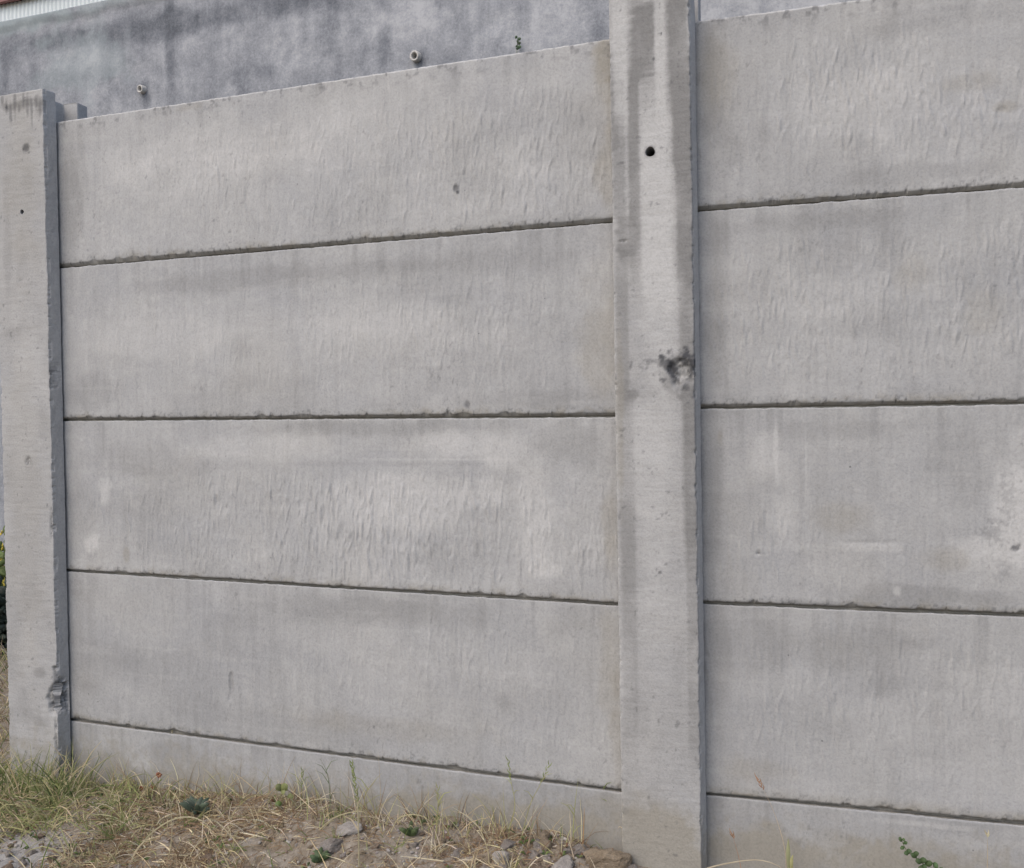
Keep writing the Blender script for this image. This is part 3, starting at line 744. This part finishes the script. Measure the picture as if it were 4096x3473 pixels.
class Ribbons:
    def __init__(s): s.v = []; s.f = []; s.c = []
    def path(s, pts, w, color, side=None, taper=True, fold=0.0):
        pts = [np.asarray(p, float) for p in pts]; n = len(pts); b = len(s.v)
        for k, p in enumerate(pts):
            d = pts[min(k + 1, n - 1)] - pts[max(k - 1, 0)]
            sd_ = side if side is not None else np.cross(d, CAM - p)
            sd_ = np.asarray(sd_, float); sd_ = sd_ / (np.linalg.norm(sd_) + 1e-9)
            u = k / (n - 1)
            ww = w * (1 - .85 * u ** 1.6) if taper is True else (w * taper(u) if callable(taper) else w)
            nn = np.cross(sd_, d); nn = nn / (np.linalg.norm(nn) + 1e-9)
            s.v += [p - sd_ * ww / 2, p + nn * ww * (.35 + fold), p + sd_ * ww / 2]
            s.c += [color] * 3
        for k in range(n - 1):
            a = b + 3 * k
            s.f += [(a, a + 1, a + 4, a + 3), (a + 1, a + 2, a + 5, a + 4)]
    def mesh(s, name, off=(0, 0, 0)):
        me = np_mesh(name, np.array(s.v) - np.asarray(off), s.f, True)
        add_attr(me, 'col', np.array(s.c, np.float32)); return me

def vary(c, a=.18):
    k = random.uniform(1 - a, 1 + a); return tuple(min(1, v * k * random.uniform(.95, 1.05)) for v in c)

def blade(rb, x, y, ln, az, lift, curl, w, color, seg=5, z=None):
    z0 = ((gzf(x, y)) if z is None else z) - .003
    p = np.array([x, y, z0]); pts = [p]; el = lift
    step = ln / seg
    for k in range(seg):
        p = p + step * np.array([math.cos(az) * math.cos(el), math.sin(az) * math.cos(el), math.sin(el)])
        el -= curl / seg; az += random.uniform(-.07, .07)
        p = p.copy(); g = (gzf(p[0], p[1])) + .002
        if p[2] < g: p[2] = g; el = abs(el) * .3
        if p[1] > -.004 and y < 0 and x > -2.42: p[1] = -.004
        if YF - .006 < p[1] < .16 and (abs(p[0] - CXM) < .108 or abs(p[0] - CXL) < .108) and y < YF: p[1] = YF - .006
        pts.append(p)
    rb.path(pts, w, color)

def soil_px(px, py):
    """ground point seen at a pixel, found by walking the ray to the soil"""
    z = 0.0
    for k in range(12):
        p = on_plane(px, py, (0, 0, 1), z); z = (gzf(p[0], p[1]))
    return p

def in_fence(x, y, m=.012):
    if y > -m and y < .08 and x > CXL: return True
    return YF - m < y < .15 and (abs(x - CXM) < .11 + m or abs(x - CXL) < .11 + m)

# matted dead grass
rb = Ribbons()
def litter(n, xr, yr, lnr, wr, pal, liftr, curlr, dens=None, powy=1.0):
    k = 0; tries = 0
    while k < n and tries < n * 6:
        tries += 1
        x = random.uniform(*xr); y = yr[0] + (yr[1] - yr[0]) * random.random() ** powy
        if in_fence(x, y): continue
        if dens is not None and random.random() > dens(x, y): continue
        blade(rb, x, y, random.uniform(*lnr), random.uniform(0, 2 * math.pi), random.uniform(*liftr), random.uniform(*curlr), random.uniform(*wr), vary(random.choice(pal)), seg=4)
        k += 1
bare = lambda x, y: (.25 if math.hypot(x + 2.16, y + .47) < .15 else 1) * float(np.clip(ss(.40, .56, fbm(x * 5.1, y * 5.1, 61, 3)), .10, 1)) * (1.0 if x < -1.1 else .5)
litter(15000, (-2.9, -.35), (-.62, -.006), (.012, .05), (.0011, .0024), YELLOWS[2:4] + BROWNS + BROWNS, (-.1, .5), (.0, .9), bare)
litter(6500, (-2.9, -.35), (-.62, -.006), (.02, .08), (.0012, .0026), YELLOWS + BROWNS[:2], (0, .55), (.2, 1.2), bare)
litter(1100, (-2.9, -.4), (-.55, -.01), (.03, .10), (.0016, .0034), YELLOWS, (.3, 1.3), (.3, 1.5), bare)
litter(520, (-2.3, -.6), (-.10, -.006), (.03, .15), (.0010, .0028), YELLOWS + BROWNS[:1] + GREENS[3:], (.6, 1.5), (.1, 1.0))
def tuft(x, y, n, lnr, pal, w):
    for k in range(n):
        a = random.uniform(0, 6.28); q = random.gauss(0, .008), random.gauss(0, .008)
        if in_fence(x + q[0], y + q[1]): continue
        blade(rb, x + q[0], y + q[1], random.uniform(*lnr), a, random.uniform(.35, 1.45), random.uniform(.1, 1.3), random.uniform(*w), vary(random.choice(pal)), seg=4)
for k in range(85):
    x = random.uniform(-2.6, -.75); y = -.02 - .5 * random.random() ** 1.3
    if bare(x, y) < .4: continue
    tuft(x, y, random.randint(10, 32), (.02, .075), random.choice([YELLOWS[:3], YELLOWS, YELLOWS[2:4] + BROWNS[:2]]), (.0014, .0032))
litter(260, (-2.9, -.5), (-.55, -.01), (.05, .15), (.0022, .0042), YELLOWS[:2] + YELLOWS[4:5], (-.05, .25), (.0, .5), bare)
tag(link('dry_grass', rb.mesh('dry_grass'), mat=M_STRAW), 'matted dry straw and dead grass covering the soil along the fence', 'dead grass', kind='stuff')

# tiny green weeds that nobody could count
rb = Ribbons()
for k in range(420):
    x = random.uniform(-2.8, -.5); y = -random.random() ** 1.2 * .55 - .01
    if in_fence(x, y) or random.random() > float(ss(.46, .62, vn(x * 9, y * 9, 71))) + .05: continue
    c = np.array([x, y, gzf(x, y) + .002])
    for m_ in range(random.randint(3, 6)):
        a = random.uniform(0, 6.28); l_ = random.uniform(.006, .016)
        rb.path([c, c + np.array([math.cos(a) * l_ * .5, math.sin(a) * l_ * .5, l_ * .7]), c + np.array([math.cos(a) * l_, math.sin(a) * l_, l_ * .6])], l_ * .45, vary(random.choice([(.11, .15, .05), (.15, .19, .06), (.09, .12, .05), (.19, .10, .06)]), .3), taper=lambda u: 1 - abs(u - .5) * 1.5)
tag(link('ground_weeds', rb.mesh('ground_weeds'), mat=M_LEAF), 'tiny green weed leaves scattered through the straw', 'weeds', kind='stuff')

# living grass: by the end post and beyond it
rb = Ribbons()
gd = lambda x, y: float((np.exp(-((x + 2.42) / .24) ** 2 - ((y + .10) / .17) ** 2) + .04) * ss(.35, .6, vn(x * 16, y * 16, 91)))
litter(1300, (-3.0, -1.9), (-.5, -.006), (.04, .15), (.002, .0045), GREENS + YELLOWS[:2] + GREENS[3:] + GREENS[3:], (.4, 1.4), (.5, 2.0), gd)
litter(260, (-2.3, -.5), (-.4, -.01), (.02, .07), (.0014, .003), GREENS, (.4, 1.4), (.2, 1.2), lambda x, y: float(ss(.5, .62, fbm(x * 7, y * 7, 77, 2))))
for k in range(46):
    x = random.gauss(-2.36, .20); y = -.03 - .30 * random.random() ** 1.4
    if in_fence(x, y): continue
    tuft(x, y, random.randint(8, 24), (.03, .11), random.choice([GREENS, GREENS[2:] + YELLOWS[:2], GREENS[3:]]), (.0016, .0038))
for k in range(16):
    x = random.uniform(-2.0, -.7); y = -.03 - .35 * random.random(); tuft(x, y, random.randint(5, 12), (.02, .06), GREENS, (.0014, .003))
litter(150, (-2.66, -2.25), (-.17, -.06), (.09, .20), (.0024, .0045), GREENS + YELLOWS[:2], (1.0, 1.5), (.2, 1.3))
litter(2600, (-4.4, -2.62), (-.2, 1.75), (.05, .20), (.002, .005), GREENS[2:] + YELLOWS, (.5, 1.45), (.2, 1.5))
tag(link('grass', rb.mesh('grass'), mat=M_STRAW), 'yellow-green grass tufts round and beyond the end post', 'grass', kind='stuff')

# ------------------------------------------------------------------ stones
def stone_mesh(name, seed, flatn=.7, sub=3, facets=12):
    r = np.random.RandomState(seed); bm = bmesh.new()
    bmesh.ops.create_icosphere(bm, subdivisions=sub, radius=1.0)
    nrm = r.normal(size=(facets, 3)); nrm /= np.linalg.norm(nrm, axis=1)[:, None]; off = r.uniform(.55, .85, facets)
    for v in bm.verts:
        c = np.array(v.co)
        for n_, d_ in zip(nrm, off):
            t_ = c @ n_
            if t_ > d_: c = c - n_ * (t_ - d_) * .92
        c = c * (1 + .35 * (float(fbm(c[0] * 2.5 + 9, c[1] * 2.5 + c[2] * 2, seed, 4)) - .5) + .10 * (float(fbm(c[0] * 9 + c[2] * 5, c[1] * 9 - c[2] * 6, seed + 2, 2)) - .5))
        v.co = Vector((c[0], c[1] * r.uniform(.98, 1.02), c[2] * flatn))
    me = bpy.data.meshes.new(name); bm.to_mesh(me); bm.free(); return me

def stone_mat(name, c1, c2):
    t = NT(name); v = t.coords(); a = t.noise(v, 2.2, 5, .65); b = t.noise(v, 14, 3, .7)
    k = t.mix(t.ramp(a, [(.35, 0), (.65, 1)]), c1, c2)
    k = t.mix(.9, k, t.ramp(b, [(.2, .7), (.5, 1), (.8, 1.2)]), 'MULTIPLY')
    t.l(k, t.b.inputs['Base Color']); t.b.inputs['Roughness'].default_value = .95; t.b.inputs['Specular IOR Level'].default_value = .15
    t.l(t.bump(b, .5, .05, t.bump(a, .4, .12)), t.b.inputs['Normal']); return t.m
SM = [stone_mat('stone_grey', (.215, .185, .16), (.29, .265, .24)), stone_mat('stone_tan', (.30, .245, .18), (.215, .17, .12)), stone_mat('stone_brown', (.15, .11, .08), (.235, .185, .14)), stone_mat('stone_pale', (.40, .37, .34), (.31, .285, .26))]
stones = []
for k in range(10):
    me = stone_mesh('stone', 900 + k, random.uniform(.55, .85)); me.materials.append(SM[[0, 1, 2, 0, 1, 2, 2, 0, 1, 2][k]]); stones.append(me)

def put_stone(me, x, y, r, sink=.5, sc=None):
    o = bpy.data.objects.new('stone', me); col.objects.link(o)
    o.rotation_euler = (random.uniform(-.4, .4), random.uniform(-.4, .4), random.uniform(0, 6.28))
    s3 = sc or (r * random.uniform(.8, 1.25), r * random.uniform(.75, 1.1), r * random.uniform(.8, 1.1))
    o.scale = s3; o.location = (x, y, (gzf(x, y)) + s3[2] * .6 * (1 - 2 * sink)); return o
def big_stone(px, py, rx, ry, rz, seed, mat, label, rotz=0.0, dy=0.0):
    p = soil_px(px, py)
    me = stone_mesh('rock', seed, .8, 4, 14); me.materials.append(mat)
    o = bpy.data.objects.new('rock', me); col.objects.link(o)
    o.scale = (rx, ry, rz); o.rotation_euler = (.1, -.15, rotz)
    o.location = (p[0], min(p[1] + dy, -ry - .01), (gzf(p[0], p[1])) + rz * .25); tag(o, label, 'rock'); return o
big_stone(2420, 3465, .070, .040, .046, 31, SM[1], 'large tan rock lying against the foot of the post with the bolt hole', .2)
big_stone(2246, 3465, .036, .03, .034, 32, SM[3], 'pale grey fist-sized rock beside the large tan rock', 1.2)
big_stone(1395, 3330, .040, .03, .024, 33, SM[3], 'flat whitish rock in the straw below the fence middle', .4)
big_stone(1330, 3390, .045, .03, .024, 34, SM[0], 'flat grey rock in front of the whitish one in the straw', .9)
big_stone(2000, 3440, .026, .022, .026, 35, SM[3], 'small upright pale rock in the rubble left of the tan rock', .1)
STG = 'small loose stones along the foot of the fence'
n = 0; tries = 0
while n < 285 and tries < 6000:
    tries += 1
    px = random.uniform(0, 2700); py = random.uniform(3150, 3500)
    p = soil_px(px, py)
    if p[1] > -.012 or p[1] < -.62: continue
    dn = .08 + .92 * float(ss(1500, 2350, px)) + (.3 if px < 500 and py > 3380 else 0)
    if random.random() > dn: continue
    r = .0045 + .015 * random.random() ** 2.6
    if px > 1700: r *= 1.3
    if in_fence(p[0], p[1], r): continue
    o = put_stone(random.choice(stones), p[0], p[1], r)
    kind_ = {'stone_grey': 'grey', 'stone_tan': 'tan', 'stone_brown': 'brown'}[o.data.materials[0].name]
    size_ = 'tiny' if r < .009 else 'small' if r < .015 else 'walnut-sized'
    where = 'in the rubble by the bolt-hole post' if p[0] > -1.15 else 'in the straw below the first bay' if p[0] > -2.05 else 'in the bare soil near the end post'
    tag(o, '%s %s stone lying %s' % (size_, kind_, where), 'stone', STG); n += 1
# gravel too small to tell apart
vs_, fs_, cs_ = [], [], []
ico = bmesh.new(); bmesh.ops.create_icosphere(ico, subdivisions=1, radius=1); iv = np.array([v.co[:] for v in ico.verts]); jf = [[v.index for v in f_.verts] for f_ in ico.faces]; ico.free()
gp = [(.24, .22, .20), (.20, .155, .115), (.29, .27, .25), (.16, .12, .09), (.33, .30, .27)]
for k in range(3800):
    x = random.uniform(-2.9, -.2); y = -.62 + .61 * random.random()
    if in_fence(x, y) or random.random() > (.35 if x < -1.3 else 1): continue
    r = random.uniform(.0015, .006); b = len(vs_)
    w_ = iv * rng.uniform(.7, 1.15, (len(iv), 1)) * np.array([r * random.uniform(.8, 1.4), r, r * .75])
    a = random.uniform(0, 6.28); c_, s_ = math.cos(a), math.sin(a)
    w_ = np.stack([w_[:, 0] * c_ - w_[:, 1] * s_, w_[:, 0] * s_ + w_[:, 1] * c_, w_[:, 2]], -1) + np.array([x, y, (gzf(x, y)) + r * .4])
    vs_ += list(w_); cl = vary(random.choice(gp)); cs_ += [cl] * len(iv); fs_ += [[b + q_ for q_ in f_] for f_ in jf]
me = bpy.data.meshes.new('gravel'); me.from_pydata([tuple(v) for v in vs_], [], fs_); me.update(); add_attr(me, 'col', np.array(cs_, np.float32))
tag(link('gravel', me, mat=flat('gravel', (1, 1, 1), .95, .2, 90, .15, attr='col')), 'fine grey-brown gravel scattered over the soil', 'gravel', kind='stuff')

# ------------------------------------------------------------------ single stalks and weeds
def spline(pts, n=14):
    pts = [np.asarray(p, float) for p in pts]
    P = [2 * pts[0] - pts[1]] + pts + [2 * pts[-1] - pts[-2]]; out = []
    m = len(pts) - 1
    for k in range(n + 1):
        t = k / n * m; i = min(int(t), m - 1); u = t - i
        a, b, c, d = P[i:i + 4]
        out.append(.5 * (2 * b + (c - a) * u + (2 * a - 5 * b + 4 * c - d) * u * u + (3 * b - a - 3 * c + d) * u ** 3))
    return out
def standing(pxs, dy=0.0, depth=None):
    """points over the pixels; the first touches the soil, the rest stand in its upright plane"""
    b = soil_px(*pxs[0]) if depth is None else on_y(*pxs[0], depth)
    y = b[1]
    pts = [b - np.array([0, 0, .004])]
    for k, p in enumerate(pxs[1:], 1): pts.append(on_y(p[0], p[1], y + dy * k))
    return pts
def stalk(pxs, w, color, label, group=None, head=None, leaves=0, name='grass_stalk', dy=0.0, depth=None, cat='grass', taper=True):
    pts = spline(standing(pxs, dy, depth)); rb = Ribbons()
    rb.path(pts, w, vary(color, .08), taper=taper)
    for k in range(leaves):
        i = random.randint(3, len(pts) - 5); p = pts[i]; s_ = random.choice((-1, 1)); ln = random.uniform(.02, .05)
        rb.path([p, p + np.array([s_ * ln * .4, -.004, ln * .6]), p + np.array([s_ * ln * .9, -.008, ln * .8])], w * .9, vary(color))
    if head:
        hc, hl, hn, hw = head
        for k in range(hn):
            u = 1 - hl * k / hn; i = u * (len(pts) - 1); a = int(min(i, len(pts) - 2)); p = pts[a] + (pts[a + 1] - pts[a]) * (i - a)
            d = pts[a + 1] - pts[a]; d = d / np.linalg.norm(d); s_ = 1 if k % 2 else -1
            e = p + d * random.uniform(.010, .020) + np.array([s_ * random.uniform(.002, .006), random.uniform(-.004, .004), 0])
            rb.path([p, (p + e) / 2 + np.array([s_ * .002, 0, 0]), e], hw, vary(hc))
    base = pts[0].copy()
    o = link(name, rb.mesh(name, base), loc=base, mat=M_LEAF)
    tag(o, label, cat, group); return o
GR, YG, ST, DG, RS = (.20, .24, .09), (.33, .335, .16), (.44, .385, .26), (.13, .16, .09), (.30, .17, .10)
fat = lambda u: .45 + .55 * min(1, u * 2.2) if u < .6 else max(.12, 1 - (u - .6) * 2.1)
stalk([(1436, 3462), (1434, 3330), (1428, 3188), (1407, 3054)], .0045, ST, 'tall stalk with a long bright green grass head before the wall middle', head=(GR, .40, 16, .004), leaves=1)
stalk([(1484, 3270), (1457, 3193), (1495, 3130), (1527, 3092)], .003, YG, 'yellow-green stalk bent like an elbow beside the tall green head', leaves=1)
stalk([(1525, 3262), (1520, 3130), (1513, 3010)], .0016, ST, 'very thin straight dry stalk reaching over the lowest joint')
stalk([(1318, 3262), (1320, 3180), (1308, 3092), (1280, 3034)], .0026, DG, 'thin dark grey-green twig with side shoots against the bottom panel', leaves=4)
stalk([(1207, 3215), (1207, 3150), (1209, 3083)], .0026, GR, 'short upright green stalk beside the round-leaved weed', leaves=3, head=(GR, .4, 6, .003))
stalk([(1741, 3371), (1748, 3290), (1752, 3222), (1750, 3152)], .0042, YG, 'broad yellow-green stalk rising from rubble with drooping leaves', leaves=4, head=(YG, .3, 5, .003))
stalk([(801, 3160), (760, 3040), (693, 2966), (690, 2905)], .0026, YG, 'long leaning green stem with a wispy head before the lowest joint', leaves=2, head=(ST, .25, 8, .0022))
stalk([(119, 3090), (124, 3040), (136, 2956)], .0034, GR, 'leafy green stalk standing before the end post', leaves=5, head=(GR, .5, 8, .004))
stalk([(166, 3090), (168, 3050), (173, 2990)], .0034, GR, 'shorter leafy green stalk before the end post, beside the taller one', leaves=3, head=(GR, .5, 6, .004))
stalk([(99, 3124), (60, 3000), (10, 2880)], .0026, DG, 'thin dark stem leaning away from the end post')
stalk([(317, 3110), (322, 3030), (330, 2960)], .0030, DG, 'dark green stalk in the corner of end post and bottom panel', leaves=3, head=(GR, .5, 6, .003))
stalk([(2027, 3345), (2059, 3228), (2045, 3130), (2033, 3043)], .0024, YG, 'green stalk tip crossing the lowest joint left of a leaning twin', leaves=2, head=(GR, .35, 7, .003))
stalk([(2085, 3345), (2120, 3220), (2160, 3140), (2196, 3059)], .0024, YG, 'green stalk leaning to the bolt-hole post across the lowest joint', leaves=2, head=(GR, .35, 7, .003))
stalk([(2292, 3380), (2296, 3260), (2313, 3111)], .0030, YG, 'straight yellowish stalk rising behind the fist-sized rock', leaves=3)
stalk([(2476, 3400), (2440, 3230), (2418, 3164), (2397, 3085)], .0026, GR, 'thin curved green stalk next to the bolt-hole post edge', leaves=2)
stalk([(2330, 3400), (2335, 3300), (2338, 3230)], .0036, (.40, .27, .15), 'short brown dead stalk behind the large tan rock')
stalk([(2620, 3460), (2540, 3370), (2485, 3310), (2470, 3316)], .0030, ST, 'straw stem bent over before the bolt-hole post base')
stalk([(1958, 3460), (1950, 3400), (1916, 3312), (1863, 3259), (1810, 3246)], .0032, ST, 'long hooked straw stem arching over the rubble')
stalk([(534, 3411), (610, 3330), (693, 3278), (770, 3270), (830, 3300), (866, 3357)], .0046, ST, 'thick arched straw stem curving over the dry mat', dy=.004)
stalk([(668, 3450), (684, 3380), (688, 3300), (682, 3220), (712, 3184)], .0032, ST, 'wavy upright straw stem crossing the arched one')
stalk([(782, 3165), (880, 3172), (970, 3204), (1040, 3240)], .0036, ST, 'straw stem lying along the foot of the bottom panel')
stalk([(1270, 3320), (1340, 3270), (1430, 3245), (1470, 3255)], .0032, ST, 'curved straw stem beside the flat whitish rock')
stalk([(1180, 3215), (1300, 3195), (1400, 3235), (1450, 3262)], .0030, ST, 'dry stem bowed along the panel foot before the elbow stalk')
stalk([(1560, 3330), (1600, 3270), (1680, 3262), (1740, 3300)], .0030, ST, 'low straw hoop in front of the panel near the broad stalk')
stalk([(1840, 3290), (1870, 3262), (1930, 3220), (1945, 3262), (1965, 3300)], .0028, ST, 'forked straw stem bent above the rubble heap')
stalk([(2030, 3330), (2060, 3250), (2090, 3330)], .0030, ST, 'narrow straw hoop between two green stalks')
stalk([(1000, 3440), (930, 3350), (880, 3300)], .0030, ST, 'straw stem sloping in the dry mat beside the arched one')
stalk([(300, 3440), (250, 3330), (230, 3260)], .0036, YG, 'yellow-green grass stem leaning in the tuft below the end post', leaves=2)
stalk([(3156, 3500), (3153, 3420), (3153, 3356)], .010, (.28, .29, .16), 'broad pale green blade before the bent-back bottom panel', depth=-.05, taper=fat)
stalk([(3170, 3500), (3165, 3450), (3172, 3420)], .009, YG, 'small pale green blade beside the broad one', depth=-.05, taper=fat)
stalk([(3145, 3500), (3139, 3396), (3096, 3249), (3035, 3121)], .0018, ST, 'tall thin dry stem with a seed head before the second bay', depth=-.04, head=(RS, .12, 6, .003))
stalk([(3948, 3500), (3950, 3420), (3949, 3336)], .0018, ST, 'thin straight dry stem with a tiny head beyond the creeping vine', depth=-.02, head=(ST, .1, 4, .003))
stalk([(2970, 3500), (2955, 3430), (2930, 3340)], .0018, RS, 'thin reddish dry stem next to the bolt-hole post groove', depth=-.03, head=(RS, .1, 4, .003))
stalk([(2760, 3490), (2880, 3460), (3020, 3440), (3110, 3462), (3140, 3495)], .0034, ST, 'low arched straw stem before the post groove of the second bay', depth=-.09)

def leaf(rb, p, tip, w, color, cup=.2):
    p = np.asarray(p, float); tip = np.asarray(tip, float); d = tip - p
    sag = np.array([0, 0, np.linalg.norm(d) * cup])
    pts = [p + d * u + sag * 4 * u * (1 - u) * .5 for u in (0, .15, .35, .55, .75, .9, 1.0)]
    wid = [.12, .6, .95, 1.0, .8, .45, .05]
    rb.path(pts, w, color, taper=lambda u: float(np.interp(u, np.linspace(0, 1, 7), wid)))
def weed(name, label, cat, base, stems, leaves, flowers=(), scol=(.2, .16, .09), fcol=None):
    """stems: list of point lists; leaves: (p, tip, w, colour); each leaf is a part"""
    e = empty(name, tuple(base)); tag(e, label, cat); base = np.asarray(base, float)
    for s_ in stems:
        r_ = Ribbons(); r_.path(spline(s_, 8), .003, scol); link('stem', r_.mesh('stem', base), e, mat=M_LEAF)
    for (p, tip, w, c) in leaves:
        r_ = Ribbons(); leaf(r_, p, tip, w, c); link('leaf', r_.mesh('leaf', base), e, mat=M_LEAF)
    for p, r in flowers:
        r_ = Ribbons(); p = np.asarray(p, float)
        for k in range(9):
            a = k * 2.4; leaf(r_, p, p + np.array([math.cos(a) * r, -abs(math.sin(a * 1.7)) * r * .5, math.sin(a) * r * .8]), r * .7, vary(fcol))
        link('flower', r_.mesh('flower', base), e, mat=M_LEAF)
    return e
# round-leaved weed
b = soil_px(1126, 3240); y = b[1]
P_ = lambda px, py, dy=0: on_y(px, py, y + dy)
weed('round_leaved_weed', 'small weed with round yellow-green leaves at the panel foot', 'weed', b,
     [[b, P_(1128, 3190), P_(1126, 3160)], [P_(1127, 3195), P_(1150, 3185), P_(1160, 3178)]],
     [(P_(1126, 3165), P_(1104, 3140, -.008), .020, vary((.17, .19, .08))), (P_(1126, 3165), P_(1152, 3143, -.006), .024, vary((.20, .215, .09))), (P_(1126, 3165), P_(1122, 3140, .004), .018, vary((.18, .22, .06))),
      (P_(1150, 3185), P_(1172, 3192, -.006), .016, vary((.17, .19, .08))), (P_(1126, 3175), P_(1140, 3172, -.014), .018, vary((.21, .22, .09))), (P_(1128, 3215), P_(1100, 3222, -.014), .018, vary((.13, .18, .06)))])
# glaucous rosette
b = soil_px(785, 3262)
lv = []
for k in range(15):
    a = k * 2.4 + .3; r_ = .035 + .022 * random.random()
    lv.append((b + np.array([0, 0, .004]), b + np.array([math.cos(a) * r_, math.sin(a) * r_ * .8, .016 + .030 * random.random()]), .017, vary((.095, .125, .09))))
weed('rosette_weed', 'dark bluish-green rosette weed lying in the straw', 'weed', b, [], lv)
b = soil_px(1640, 3345); lv = []
for k in range(9):
    a = k * 2.4; r_ = .02 + .014 * random.random(); lv.append((b, b + np.array([math.cos(a) * r_, math.sin(a) * r_, .012 + .02 * random.random()]), .013, vary((.085, .115, .05))))
weed('leafy_seedling', 'small dark green seedling in the shade of the low straw hoop', 'weed', b, [], lv)
b = soil_px(1275, 3450); lv = []
for k in range(9):
    a = k * 2.4; r_ = .02 + .016 * random.random(); lv.append((b, b + np.array([math.cos(a) * r_, math.sin(a) * r_, .012 + .02 * random.random()]), .013, vary((.08, .115, .055))))
weed('leafy_seedling', 'small deep green seedling below the flat grey rock', 'weed', b, [], lv)
# rust-red flower heads
b = soil_px(615, 3190); y = b[1]
weed('red_flower', 'dry weed with three rust-red flower heads before the bottom panel', 'flower', b,
     [[b, P_(628, 3140), P_(637, 3102)], [b, P_(614, 3165), P_(613, 3148)], [b, P_(590, 3170), P_(566, 3154)]], [(P_(620, 3160), P_(606, 3128, -.004), .006, vary(GR)), (P_(628, 3140), P_(650, 3118, -.004), .005, vary(GR))],
     [(P_(637, 3100), .011), (P_(613, 3147), .009), (P_(566, 3153), .009)], fcol=(.24, .10, .055))
# vine by the second bay
y = -.03; b = P_(3712, 3500)
pts = [P_(3712, 3500), P_(3700, 3465), P_(3672, 3437), P_(3632, 3410), P_(3612, 3375), P_(3605, 3350)]
sp = spline(pts, 14); lv = []
for k in range(1, 15):
    p = sp[k]; s_ = 1 if k % 2 else -1; ln = .016 * (1.25 - k / 16)
    lv.append((p, p + np.array([s_ * ln, -.008, random.uniform(-.004, .012)]), .013 * (1.25 - k / 18), vary((.075, .12, .05))))
for q_ in ((3735, 3470), (3690, 3478), (3760, 3490)): lv.append((P_(*q_), P_(q_[0] + 18, q_[1] - 8, -.01), .016, vary((.075, .12, .05))))
b = np.array([b[0], y, (gzf(b[0], y))]); 
weed('creeping_vine', 'dark green creeping vine climbing the bottom panel of the second bay', 'vine', b, [[b, (b + pts[0]) / 2, pts[0]], pts], lv, scol=(.12, .15, .06))
# sprig on the retaining wall
y = YW - .02
lv = []
for q_ in ((2064, 150), (2074, 158), (2068, 168), (2078, 175), (2058, 186), (2066, 196), (2076, 190)):
    lv.append((P_(2069, q_[1] + 4), P_(q_[0] + random.uniform(-12, 12), q_[1] - 3, -.012), .016, vary((.11, .155, .10))))
p0 = P_(2066, 240)
weed('wall_sprig', 'tiny green sprig rooted in the retaining wall above the top panel', 'weed', p0, [[p0, P_(2068, 200), P_(2070, 150)]], lv, scol=(.1, .14, .06))

# ------------------------------------------------------------------ shrubs beyond the end post
def shrub(name, label, x, y, rx, rz, n, lcol, fcol=None, nf=0, lw=.03, seed=5):
    random.seed(seed)
    e = empty(name, (x, y, (gzf(x, y)))); tag(e, label, 'shrub'); base = np.array(e.location)
    r_ = Ribbons()
    tips = []
    for k in range(16):
        a = random.uniform(0, 6.28); t_ = base + np.array([math.cos(a) * rx * random.uniform(.2, .9), math.sin(a) * rx * .6, rz * random.uniform(.45, 1.0)])
        r_.path(spline([base - np.array([0, 0, .03]), base + (t_ - base) * np.array([.35, .35, .55]), t_], 8), .009, (.12, .09, .06)); tips.append(t_)
    link('stem', r_.mesh('stem', base), e, mat=M_LEAF)
    r_ = Ribbons()
    for k in range(n):
        t_ = random.choice(tips); u = random.uniform(.25, 1.05); p = base + (t_ - base) * u + np.array([random.gauss(0, .05), random.gauss(0, .05), random.gauss(0, .05)])
        p[2] = max(p[2], base[2] + .02)
        d = np.array([random.gauss(0, 1), random.gauss(0, 1), random.gauss(.2, .6)]); d /= np.linalg.norm(d)
        leaf(r_, p, p + d * lw * 2.2, lw, vary(lcol, .35))
    tag(link('foliage', r_.mesh('foliage', base), e, mat=M_LEAF), kind='stuff')
    if nf:
        r_ = Ribbons()
        for m_ in range(5):
            a = m_ * 1.257; leaf(r_, np.zeros(3), np.array([math.cos(a) * .022, -.01, math.sin(a) * .022]), .016, vary(fcol))
        fm_ = r_.mesh('flower'); fm_.materials.append(M_LEAF)
        for k in range(nf):
            t_ = random.choice(tips); p = t_ + np.array([random.gauss(0, .06), random.gauss(0, .06), random.gauss(.0, .07)])
            o = link('flower', fm_, e, p - base); o.rotation_euler = (random.uniform(-.6, .6), random.uniform(0, 6.28), random.uniform(-.8, .8))
shrub('flowering_shrub', 'yellow-flowering green shrub beyond the end post before the retaining wall', -4.50, 1.62, .30, .62, 900, (.11, .15, .05), (.50, .40, .07), 110)
shrub('shade_stand_in_shrub', 'low leafy shrub coloured dark for a shaded hollow beside the yellow-flowering one', -4.20, 1.35, .26, .36, 900, (.035, .05, .04), seed=9)  # near-black leaves stand in for a shadowed hollow
